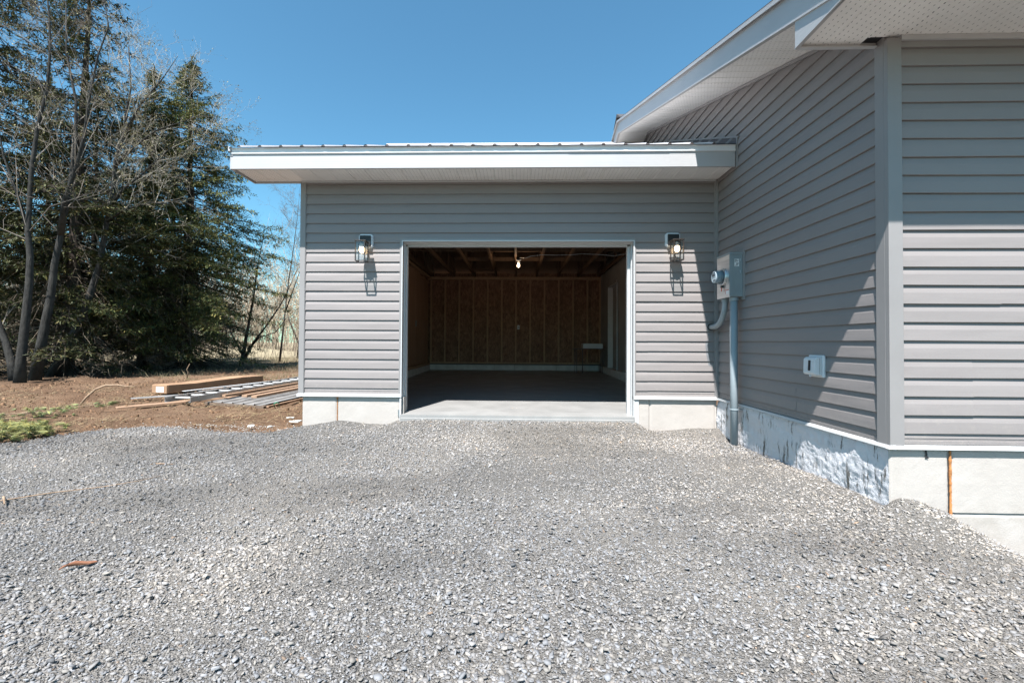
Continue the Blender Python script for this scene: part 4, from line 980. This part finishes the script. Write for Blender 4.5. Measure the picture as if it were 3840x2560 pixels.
m.prism([tuple(p0+Vector((a*c_-b_*s_*1.0, a*s_+b_*c_, .012*math.sin(a*40)))) for a, b_ in prof], (0, 0, .006)); o = m.build('bark_piece', 'rust_bark', None, bevel=.0015); tag(o, 'rust-coloured strip of bark on the gravel at lower left', 'bark')
def flake(x, y, r, z, label, name='foam_scrap'):
    k = 7; m = MB(); a0_ = random.random()*6
    m.prism([(x+r*(.7+.5*random.random())*math.cos(a0_+i*2*math.pi/k), y+r*.8*(.7+.5*random.random())*math.sin(a0_+i*2*math.pi/k), z+random.uniform(-.004, .012)) for i in range(k)], (0, 0, .014))
    return tag(m.build(name, 'chalk', None, bevel=.002), label, 'foam scrap', 'white scraps at the foot of the garage wall')
flake(-2.72, .20, .075, -.135, 'largest white foam scrap, touching the garage foundation corner')
flake(-2.87, .40, .055, -.125, 'oval white foam scrap a little behind the largest one')
flake(-3.10, -.06, .045, -.150, 'flat white scrap at the gravel edge, furthest from the garage')
flake(-2.86, -.10, .032, -.150, 'small round white scrap nearest the gravel edge by the garage')
x6 = g.normal(-3.35, .55, 420); y6 = g.normal(.0, .13, 420); ok = (y6 > edge_y(x6)-.02) & (x6 < -2.62); x6, y6 = x6[ok], y6[ok]; n = len(x6)
o = chips(np.stack([x6, y6, DZ(x6, y6)+.006], 1), g.uniform(.003, .011, n), g.uniform(.1, .3, n), np.abs(g.normal(.1, .1, n)), g.uniform(.28, .45, n)[:, None]*np.array([[1, .95, .88]]), 'chalk_crumbs', 'clod', 5, 19); tag(o, 'crumbs of white mortar along the gravel edge', 'rubble', kind='stuff')

# cut pine boughs lying on the gravel edge
spread('pine_needles', (1, 1, 1), .6, .3, trans=.25)
def bough(stems, label, n_tuft, nl, T0, seed):
    gg = np.random.default_rng(seed); b_ = thing('pine_bough', stems[0][0], label, 'pine branch')
    P = []; D = []
    for i, s_ in enumerate(stems):
        MB().tube(s_, [.007]+[.005]*(len(s_)-2)+[.002], 6).build('twig', 'dry_stick', b_, smooth=True)
        s_ = np.array(s_); seg = np.linalg.norm(np.diff(s_, axis=0), axis=1); cum = np.concatenate([[0], np.cumsum(seg)])
        for t_ in np.sort(gg.uniform(.15, 1, n_tuft)):
            c0 = np.array([np.interp(t_*cum[-1], cum, s_[:, j]) for j in range(3)]); j = min(np.searchsorted(cum, t_*cum[-1]), len(seg)); dr = s_[j]-s_[j-1]; dr = dr/np.linalg.norm(dr)
            off = gg.normal(0, .03, 3)+[0, 0, .015]; ax = dr*.7+gg.normal(0, .55, 3)*[1, 1, .35]+[.0, -.25, 0]; ax /= np.linalg.norm(ax)
            for q in range(34):
                v = ax+gg.normal(0, .30, 3); v /= np.linalg.norm(v); P.append(c0+off); D.append(v*nl*gg.uniform(.7, 1.1))
    P = np.array(P); D = np.array(D); P[:, 2] = np.clip(P[:, 2], -.15, -.03); D[:, 2] *= .75; D[:, 2] = np.where(P[:, 2]+D[:, 2] < -.165, np.abs(D[:, 2])*.3, D[:, 2]); n = len(P)
    T = np.array([T0])*gg.uniform(.7, 1.25, (n, 1))*np.where(gg.random((n, 1)) < .2, [[1.3, 1.0, .6]], [[1, 1, 1]])
    o_ = blades(P, D, np.full(n, .0022), T, 'needles', 'pine_needles'); o_.parent = b_; o_.location = -Vector(stems[0][0]); o_['kind'] = 'stuff'
    return b_
bough([[(-5.9, -.35, -.11), (-5.6, -.45, -.09), (-5.3, -.50, -.08), (-5.0, -.52, -.10), (-4.82, -.50, -.11)], [(-5.6, -.45, -.09), (-5.4, -.65, -.08), (-5.2, -.80, -.09), (-5.0, -.88, -.11)], [(-5.7, -.42, -.1), (-5.55, -.70, -.09), (-5.45, -.92, -.10), (-5.3, -1.0, -.12)], [(-5.4, -.48, -.09), (-5.15, -.66, -.08), (-4.95, -.74, -.11)],
       [(-5.2, -.5, -.09), (-5.02, -.62, -.1), (-4.90, -.66, -.12)]], 'large cut pine bough with yellow-green needles at the left edge of the gravel', 34, .11, (.36, .385, .165), 3)
bough([[(-6.6, .15, -.10), (-6.3, .35, -.08), (-6.05, .60, -.06), (-5.85, .85, -.05), (-5.75, 1.05, -.06)], [(-6.3, .3, -.08), (-6.0, .35, -.07), (-5.8, .42, -.1)]], 'small pale pine bough lying on the soil behind the large one', 22, .10, (.40, .46, .22), 4)
bough([[(-6.5, -.25, -.10), (-6.2, -.15, -.08), (-5.9, -.05, -.08), (-5.65, .05, -.09)], [(-6.2, -.15, -.08), (-6.0, -.32, -.07), (-5.75, -.36, -.09)]], 'bleached grey-green pine bough between the other two', 20, .09, (.33, .38, .18), 6)
# ------------------------------------------------------------------ trees
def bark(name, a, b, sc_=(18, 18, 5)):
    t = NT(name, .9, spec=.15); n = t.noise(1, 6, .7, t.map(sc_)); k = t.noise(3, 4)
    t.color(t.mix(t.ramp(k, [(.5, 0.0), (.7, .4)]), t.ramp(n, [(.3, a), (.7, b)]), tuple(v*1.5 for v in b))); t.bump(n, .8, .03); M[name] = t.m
bark('shaded_grey_bark', (.020, .020, .0195), (.055, .053, .049)); bark('spruce_bark', (.03, .024, .02), (.075, .06, .05)); bark('dark_bark', (.04, .035, .03), (.085, .075, .065))  # bare-tree stem bark is darkened: shade on the lower trunks put into its colour
spread('twig', (1, 1, 1), .85, .2); spread('spruce_needles', (1, 1, 1), .65, .25, trans=.07)
def ribbons(S, Emid, Eend, W, T, name, parent, mat='twig'):
    """many thin bent 3-sided twigs: start, middle, end (n,3) each"""
    n = len(S); d = Eend-S; ref = np.where(np.abs(d[:, 2:3]) > .8*np.linalg.norm(d, axis=1, keepdims=True), [[1., 0, 0]], [[0, 0, 1.]])
    s = np.cross(d, ref); s /= np.maximum(np.linalg.norm(s, axis=1, keepdims=True), 1e-6); h = np.cross(s, d); h /= np.maximum(np.linalg.norm(h, axis=1, keepdims=True), 1e-6)
    W = W[:, None]; rows = []
    for P, k in ((S, 1.0), (Emid, .7)):
        rows += [P+s*W*k, P-s*W*k*.5+h*W*k*.87, P-s*W*k*.5-h*W*k*.87]
    V = np.stack(rows+[Eend], 1).reshape(-1, 3); base = (np.arange(n)*7)[:, None, None]
    tri = []
    for i in range(3):
        j = (i+1) % 3; tri += [[i, j, 3+j], [i, 3+j, 3+i], [3+i, 3+j, 6]]
    F = (np.array(tri)[None]+base).reshape(-1, 3)
    return npmesh(name, V, F, mat, parent, tint=np.repeat(T, 7, axis=0))

def spruce(x, y, h, rmax, label, seed, base_z=-.2, crown0=.9, trunk_r=.17, nwh=None, dens=1.0, lean=(0, 0), tone=1.0, topw=.05, dead=1.0):
    gg = np.random.default_rng(seed); tr = thing('spruce_tree', (x, y, base_z), label, 'spruce tree', 'spruces left of the garage')
    def ax(z): t_ = (z-base_z)/h; return np.array([x+lean[0]*t_, y+lean[1]*t_, z])
    pts = [ax(base_z-.2+(h+.2)*i/14)+np.append(gg.normal(0, .02, 2), 0) for i in range(15)]
    MB().tube(pts, [trunk_r*(1.25 if i == 0 else 1)*(1-i/14.6)+.006 for i in range(15)], 9).build('trunk', 'spruce_bark', tr, smooth=True)
    BS = []; BM = []; BE = []; BW = []; BT = []          # branch ribbons
    NP = []; ND = []; NW = []                            # needle sprays
    z = base_z+crown0*.35
    while z < base_z+h-.15:
        f = (z-base_z)/h; rr = rmax*min(1, (1-f)/.62)**1.0*(1+.16*math.sin(z*2.1+seed)+.10*math.sin(z*5.3))+topw
        if f < .30: rr *= .82+.18*f/.30
        live = np.clip((f-.02)/.16, 0, 1)
        nb = int(gg.integers(5, 8)*dens)
        for b in range(nb):
            a = gg.uniform(0, 6.283); L = rr*gg.uniform(.60, 1.12)
            if gg.random() < .08: L *= .4
            zz_ = z+gg.uniform(-.10, .10); o = ax(zz_)
            droop = (-.10-.38*(1-f))*L if f < .85 else .25*L; rise = .10*L if f < .7 else .2*L
            dr = np.array([math.cos(a), math.sin(a), 0]); mid = o+dr*L*.5+[0, 0, droop*.45+gg.normal(0, .03)]; end = o+dr*L+[0, 0, droop+rise]
            BS.append(o); BM.append(mid); BE.append(end); BW.append(.010+.010*L/rmax*(1-f)+.004); BT.append(gg.uniform(.6, 1.3))
            side = np.array([-dr[1], dr[0], 0]); nt_ = int(5+L*13)
            islive = gg.random() < live
            for k in range(nt_):
                t_ = gg.uniform(.22, 1.0)**.8; p = o*(1-t_)**2+2*mid*t_*(1-t_)+end*t_**2
                sg = 1 if k % 2 else -1; tl = (.14+.34*(1-t_))*L**.5*gg.uniform(.5, 1.2)
                td = dr*gg.uniform(.35, .9)+side*sg*gg.uniform(.4, 1.0)+np.array([0, 0, gg.normal(-.30, .22)]); td /= np.linalg.norm(td)
                e = p+td*tl; m_ = p+td*tl*.5+[0, 0, .02]
                if islive:
                    ns = max(3, int(tl/.040))
                    for q in range(ns):
                        s0 = p+(e-p)*(q+gg.uniform(0, .8))/ns; nd = td*.6+gg.normal(0, .42, 3); nd /= np.linalg.norm(nd)
                        NP.append(s0); ND.append(nd*gg.uniform(.08, .17)); NW.append(gg.uniform(.010, .019))
                if (not islive) or gg.random() < .35:
                    if gg.random() < (dead if not islive else 1):
                        BS.append(p); BM.append(m_); BE.append(e); BW.append(.0045); BT.append(gg.uniform(.8, 1.9) if islive else gg.uniform(1.0, 3.4))
        z += gg.uniform(.16, .26)*(1.0 if f < .75 else .75)
    # leader
    for q in range(70):
        zz_ = base_z+h-gg.uniform(0, .9); nd = gg.normal(0, .5, 3)+[0, 0, .5]; nd /= np.linalg.norm(nd); NP.append(ax(zz_)); ND.append(nd*gg.uniform(.10, .20)); NW.append(.018)
    BT = np.array(BT)[:, None]; c = np.where(BT > 1.35, BT*np.array([[.085, .07, .055]]), BT*np.array([[.05, .04, .032]]))
    ribbons(np.array(BS), np.array(BM), np.array(BE), np.array(BW), np.clip(c, .01, .4), 'branches', tr)
    NP = np.array(NP); ND = np.array(ND); NW = np.array(NW); n = len(NP)
    # each spray: a slim diamond turned at random
    up_ = np.array([0, 0, 1.0]); s = np.cross(ND, up_); s /= np.maximum(np.linalg.norm(s, axis=1, keepdims=True), 1e-6); hh = np.cross(s, ND); hh /= np.maximum(np.linalg.norm(hh, axis=1, keepdims=True), 1e-6)
    ro = gg.normal(0, .55, n)[:, None]; s2 = s*np.cos(ro)+hh*np.sin(ro); h2 = -s*np.sin(ro)+hh*np.cos(ro); W = NW[:, None]
    mid = NP+ND*.45
    V = np.stack([NP, mid+s2*W, NP+ND, mid-s2*W], 1).reshape(-1, 3)
    F = np.arange(4*n).reshape(n, 4)
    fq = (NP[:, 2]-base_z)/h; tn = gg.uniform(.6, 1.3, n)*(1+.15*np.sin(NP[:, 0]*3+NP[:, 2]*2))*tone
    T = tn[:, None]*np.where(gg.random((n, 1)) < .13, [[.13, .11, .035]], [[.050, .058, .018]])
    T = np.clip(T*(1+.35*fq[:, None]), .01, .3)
    npmesh('crown', V, F, 'spruce_needles', tr, tint=np.repeat(T, 4, axis=0))
    return n*2+len(BS)*9
TRI = 0
TRI += spruce(-11.9, 10.4, 11.35, 3.5, 'tallest full spruce on the right of the clump, nearest the garage', 21, trunk_r=.20, dens=1.6, tone=1.45)
TRI += spruce(-12.75, 9.5, 10.4, 2.4, 'slimmer spruce crowded against the left of the tallest one', 22, trunk_r=.14, dens=1.15, lean=(.25, 0), tone=1.1)
TRI += spruce(-12.9, 7.1, 12.9, 2.7, 'tall spruce rising behind the bare grey-stemmed tree', 23, trunk_r=.19, dens=1.1, lean=(.5, .1), tone=.72)
TRI += spruce(-15.0, 6.9, 14.5, 2.9, 'big spruce at the far left edge, partly out of frame', 24, trunk_r=.2, dens=1.0, tone=.7)
TRI += spruce(-16.2, 11.2, 11.5, 2.9, 'dark spruce filling the gap between the trunks of the front row', 28, trunk_r=.15, dens=.8, crown0=.5, tone=.65)
TRI += spruce(-14.9, 13.4, 10.2, 2.6, 'spruce directly behind the slim one, its top just visible', 29, trunk_r=.15, dens=.8, crown0=.5, tone=.7)
TRI += spruce(-19.5, 12.5, 12.0, 2.8, 'spruce further back at left, seen through the bare stems', 25, trunk_r=.16, dens=.55, crown0=.5, tone=.7)
TRI += spruce(-17.6, 15.5, 11.0, 2.7, 'spruce standing in the second row behind the slim one', 26, trunk_r=.16, dens=.6, crown0=.5, tone=.8)
print('spruce tris', TRI)

def bare(name, label, stems, seed, mat='shaded_grey_bark', gen=3, dens=1.0, tl=1.0, buds=0, spreadv=(0, 0, 0), tint=(.19, .17, .145), group=None, radii=None, bud_col=(.30, .27, .14), minz=3.0, k=9, cat='bare tree'):
    """leafless tree: hand-placed stems, then recursive twigs as thin ribbons"""
    gg = np.random.default_rng(seed); tr = thing(name, stems[0][0], label, cat, group)
    S = []; MM = []; E = []; W = []; Tt = []; B = []
    def grow(p, d, L, w_, g_):
        bend = gg.normal(0, .18, 3)*L; m_ = p+d*L*.5+gg.normal(0, .09, 3)*L; e = p+d*L+bend+np.array([0, 0, .02*L]); S.append(p); MM.append(m_); E.append(e); W.append(w_); Tt.append(gg.uniform(.7, 1.4))
        if g_ <= 0:
            if buds:
                for q in range(buds): t_ = gg.uniform(.3, 1); B.append(p+(e-p)*t_+gg.normal(0, .012, 3))
            return
        for q in range(int(gg.integers(3, 6)*dens+.5)):
            t_ = gg.uniform(.2, 1.0); c = p*(1-t_)**2+2*m_*t_*(1-t_)+e*t_**2; nd = d+gg.normal(0, .60, 3)+[0, 0, .05]+np.array(spreadv)*.3; nd /= np.linalg.norm(nd)
            grow(c, nd, L*gg.uniform(.42, .72), w_*.55, g_-1)
    for i, st in enumerate(stems):
        r0 = (radii or [.1]*len(stems))[i]; st_ = np.array(st, float); n = len(st_)
        rad = [r0*(1-.90*(j/(n-1))**.72) for j in range(n)]
        if i == 0 or True: rad[0] *= 1.12
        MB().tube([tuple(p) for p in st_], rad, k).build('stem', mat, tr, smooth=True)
        seg = np.linalg.norm(np.diff(st_, axis=0), axis=1); cum = np.concatenate([[0], np.cumsum(seg)]); nb = int(cum[-1]*3.6*dens)
        for b in range(nb):
            t_ = gg.uniform(.22, 1.0)*cum[-1]; p = np.array([np.interp(t_, cum, st_[:, j]) for j in range(3)])
            if p[2] < minz and gg.random() < .9: continue
            j = min(np.searchsorted(cum, t_), len(seg)); ad = (st_[j]-st_[j-1])/seg[j-1]; a = gg.uniform(0, 6.283); out = np.array([math.cos(a), math.sin(a), gg.uniform(.1, .7)])+np.array(spreadv)
            d = ad*gg.uniform(.3, .8)+out*.75; d /= np.linalg.norm(d); f = t_/cum[-1]
            grow(p, d, tl*gg.uniform(.5, 1.3)*(1.25-.55*f), r0*.14*(1.1-f)+.004, gen-1)
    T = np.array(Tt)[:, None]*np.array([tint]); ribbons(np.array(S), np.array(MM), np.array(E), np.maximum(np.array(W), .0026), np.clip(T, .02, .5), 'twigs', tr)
    if B:
        B = np.array(B); n = len(B); sz = gg.uniform(.008, .018, n)[:, None]; d = gg.normal(0, 1, (n, 3)); d /= np.linalg.norm(d, axis=1, keepdims=True); s = np.cross(d, [0, 0, 1.0]); s /= np.maximum(np.linalg.norm(s, axis=1, keepdims=True), 1e-6)
        V = np.stack([B-d*sz, B+s*sz*.7, B+d*sz*1.4, B-s*sz*.7], 1).reshape(-1, 3); F = np.arange(4*n).reshape(n, 4)
        tb = npmesh('buds', V, F, 'twig', tr, tint=np.repeat(np.array([bud_col])*gg.uniform(.7, 1.3, (n, 1)), 4, axis=0)); tb['kind'] = 'stuff'
    return len(S)*9
GS = 'grey multi-stemmed tree trunks'
BT = 0
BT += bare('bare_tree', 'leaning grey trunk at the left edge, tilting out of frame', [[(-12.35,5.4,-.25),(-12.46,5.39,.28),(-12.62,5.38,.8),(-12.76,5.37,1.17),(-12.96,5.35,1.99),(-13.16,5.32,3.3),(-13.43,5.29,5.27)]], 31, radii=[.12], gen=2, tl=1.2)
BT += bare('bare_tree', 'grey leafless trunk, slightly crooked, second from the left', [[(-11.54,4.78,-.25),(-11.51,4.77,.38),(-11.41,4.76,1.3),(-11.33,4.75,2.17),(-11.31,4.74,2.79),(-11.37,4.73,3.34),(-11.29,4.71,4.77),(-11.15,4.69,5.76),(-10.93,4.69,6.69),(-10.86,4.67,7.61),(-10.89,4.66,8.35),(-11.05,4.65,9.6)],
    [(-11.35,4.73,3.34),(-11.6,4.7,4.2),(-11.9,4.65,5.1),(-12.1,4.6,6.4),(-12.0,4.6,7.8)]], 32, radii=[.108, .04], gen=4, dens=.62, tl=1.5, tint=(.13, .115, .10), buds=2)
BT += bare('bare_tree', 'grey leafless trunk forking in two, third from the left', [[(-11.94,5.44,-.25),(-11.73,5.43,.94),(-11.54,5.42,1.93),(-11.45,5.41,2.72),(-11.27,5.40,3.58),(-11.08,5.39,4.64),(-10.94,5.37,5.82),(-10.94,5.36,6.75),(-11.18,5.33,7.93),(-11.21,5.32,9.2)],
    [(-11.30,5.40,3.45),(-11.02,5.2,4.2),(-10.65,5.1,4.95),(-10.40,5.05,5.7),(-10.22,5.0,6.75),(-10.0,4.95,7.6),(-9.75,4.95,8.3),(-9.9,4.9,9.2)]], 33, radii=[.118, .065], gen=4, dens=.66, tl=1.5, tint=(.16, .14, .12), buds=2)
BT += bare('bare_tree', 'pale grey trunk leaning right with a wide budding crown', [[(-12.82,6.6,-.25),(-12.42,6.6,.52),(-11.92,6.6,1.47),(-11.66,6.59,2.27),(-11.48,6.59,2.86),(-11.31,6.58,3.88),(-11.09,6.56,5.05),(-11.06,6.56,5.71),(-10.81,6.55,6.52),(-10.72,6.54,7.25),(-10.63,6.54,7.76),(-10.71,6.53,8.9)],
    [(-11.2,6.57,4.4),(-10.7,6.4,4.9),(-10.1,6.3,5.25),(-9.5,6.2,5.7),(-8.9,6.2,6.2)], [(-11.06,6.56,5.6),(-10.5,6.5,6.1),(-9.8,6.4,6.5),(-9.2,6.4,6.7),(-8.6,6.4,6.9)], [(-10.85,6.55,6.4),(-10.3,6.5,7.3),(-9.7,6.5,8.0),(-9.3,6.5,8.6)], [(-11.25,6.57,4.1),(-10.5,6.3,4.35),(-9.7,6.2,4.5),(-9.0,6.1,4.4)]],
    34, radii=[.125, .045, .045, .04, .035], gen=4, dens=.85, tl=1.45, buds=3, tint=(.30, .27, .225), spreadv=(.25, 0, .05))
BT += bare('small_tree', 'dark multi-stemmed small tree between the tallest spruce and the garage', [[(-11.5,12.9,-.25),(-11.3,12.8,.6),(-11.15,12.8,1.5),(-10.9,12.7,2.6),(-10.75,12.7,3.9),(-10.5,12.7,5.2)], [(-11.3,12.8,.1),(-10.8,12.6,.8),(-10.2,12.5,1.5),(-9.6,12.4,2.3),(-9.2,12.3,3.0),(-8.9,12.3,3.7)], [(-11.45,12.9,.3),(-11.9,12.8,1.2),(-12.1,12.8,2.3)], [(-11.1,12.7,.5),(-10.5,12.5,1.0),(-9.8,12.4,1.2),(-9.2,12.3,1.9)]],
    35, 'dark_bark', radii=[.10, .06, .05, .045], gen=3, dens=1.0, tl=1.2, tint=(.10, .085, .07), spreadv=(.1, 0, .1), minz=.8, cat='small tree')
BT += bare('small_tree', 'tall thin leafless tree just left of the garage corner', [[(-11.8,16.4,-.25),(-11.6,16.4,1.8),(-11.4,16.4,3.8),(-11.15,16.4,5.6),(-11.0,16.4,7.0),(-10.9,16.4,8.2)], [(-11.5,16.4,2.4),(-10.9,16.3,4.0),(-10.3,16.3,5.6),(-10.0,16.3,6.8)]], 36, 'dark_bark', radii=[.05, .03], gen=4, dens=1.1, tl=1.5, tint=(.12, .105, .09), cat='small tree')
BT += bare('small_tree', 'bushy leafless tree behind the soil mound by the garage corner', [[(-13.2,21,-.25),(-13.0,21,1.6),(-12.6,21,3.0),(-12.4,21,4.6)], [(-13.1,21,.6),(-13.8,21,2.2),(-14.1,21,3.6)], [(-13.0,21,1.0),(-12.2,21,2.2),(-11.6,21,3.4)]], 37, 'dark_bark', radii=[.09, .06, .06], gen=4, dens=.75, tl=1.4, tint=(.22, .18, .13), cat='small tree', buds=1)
# dead lower boughs hanging from the spruces
dg = np.random.default_rng(44); S = []; MM = []; E = []; W = []
for i in range(560):
    cx0, cy0 = [(-11.9, 10.4), (-12.75, 9.5), (-12.9, 7.1), (-14.6, 8.2), (-16.5, 10)][dg.integers(0, 5)]
    a = dg.uniform(-2.6, .5); r = dg.uniform(.4, 2.9); z = dg.uniform(.3, 3.3); p = np.array([cx0, cy0, z+.4]); d = np.array([math.cos(a), math.sin(a), -.2]); e = p+d*r+[0, 0, -dg.uniform(.1, .7)*r]
    e[2] = max(e[2], -.1); m_ = (p+e)/2+[0, 0, .15*r]; S.append(p); MM.append(m_); E.append(e); W.append(.009)
    for q in range(9):
        t_ = dg.uniform(.35, 1); c = p*(1-t_)**2+2*m_*t_*(1-t_)+e*t_**2; dd = d+dg.normal(0, .7, 3)+[0, 0, -.7]; dd /= np.linalg.norm(dd); l = dg.uniform(.15, .5); S.append(c); MM.append(c+dd*l*.5+dg.normal(0, .03, 3)); E.append(c+dd*l); W.append(.004)
T = dg.uniform(.5, 1.7, (len(S), 1))*np.array([[.15, .12, .09]])
o = ribbons(np.array(S), np.array(MM), np.array(E), np.array(W), T, 'dead_branches', None); tag(o, 'tangle of dead grey branches under the spruces', 'undergrowth', kind='stuff')
# undergrowth and distant leafless woods
def thicket(n, x0, x1, y0, y1, h0, h1, w_, tint, seed, name, label, slope=0, tw=4):
    gg = np.random.default_rng(seed); x = gg.uniform(x0, x1, n); y = gg.uniform(y0, y1, n)+slope*(x-x0); h = gg.uniform(h0, h1, n)*(1+.5*fbm(x*.2, y*.2, 2, 3)); z = np.full(n, -.3)
    S = np.stack([x, y, z], 1); E_ = S+np.stack([gg.normal(0, .14, n)*h, gg.normal(0, .14, n)*h, h], 1); Mi = (S+E_)/2+gg.normal(0, .04, (n, 3))*h[:, None]; W = w_*gg.uniform(.4, 1.2, n)*h/h1
    LS = [S]; LM = [Mi]; LE = [E_]; LW = [W]
    P0, P1, P2 = S, Mi, E_
    for lev, (k_, fac) in enumerate(((tw, .33), (3, .16))):
        rep = np.repeat(np.arange(len(P0)), k_); t_ = gg.uniform(.25, 1, len(rep))[:, None]; c = P0[rep]*(1-t_)**2+2*P1[rep]*t_*(1-t_)+P2[rep]*t_**2
        L = np.linalg.norm(P2[rep]-P0[rep], axis=1, keepdims=True)*gg.uniform(.3, .6, (len(rep), 1)); d = (P2[rep]-P0[rep]); d /= np.linalg.norm(d, axis=1, keepdims=True); d = d+gg.normal(0, .55, d.shape); d /= np.linalg.norm(d, axis=1, keepdims=True)
        m_ = c+d*L*.5+gg.normal(0, .05, d.shape)*L; e = c+d*L; LS.append(c); LM.append(m_); LE.append(e); LW.append(np.full(len(c), w_*(.45, .25)[lev])); P0, P1, P2 = c, m_, e
    S = np.concatenate(LS); T = gg.uniform(.6, 1.35, (len(S), 1))*np.array([tint])
    o = ribbons(S, np.concatenate(LM), np.concatenate(LE), np.concatenate(LW), T, name, None); return tag(o, label, 'woods', kind='stuff')
thicket(1200, -62, -9, 34, 60, 4.5, 9.5, .07, (.34, .28, .205), 51, 'distant_woods', 'far belt of leafless brown woods beyond the field', tw=4)
thicket(550, -60, -24, 18, 34, 2.0, 5.5, .035, (.28, .235, .175), 52, 'brushwood', 'mid-distance leafless brushwood seen through the trees', tw=4)
thicket(420, -30, -12.5, 9.5, 20, .8, 3.0, .016, (.12, .10, .08), 53, 'undergrowth', 'dark leafless undergrowth among the spruce trunks', tw=5)
thicket(130, -14, -8.6, 17, 24, .5, 2.2, .012, (.22, .18, .14), 54, 'weed_stalks', 'dry weed stalks standing near the soil mound', tw=3)
print('bare tris', BT)
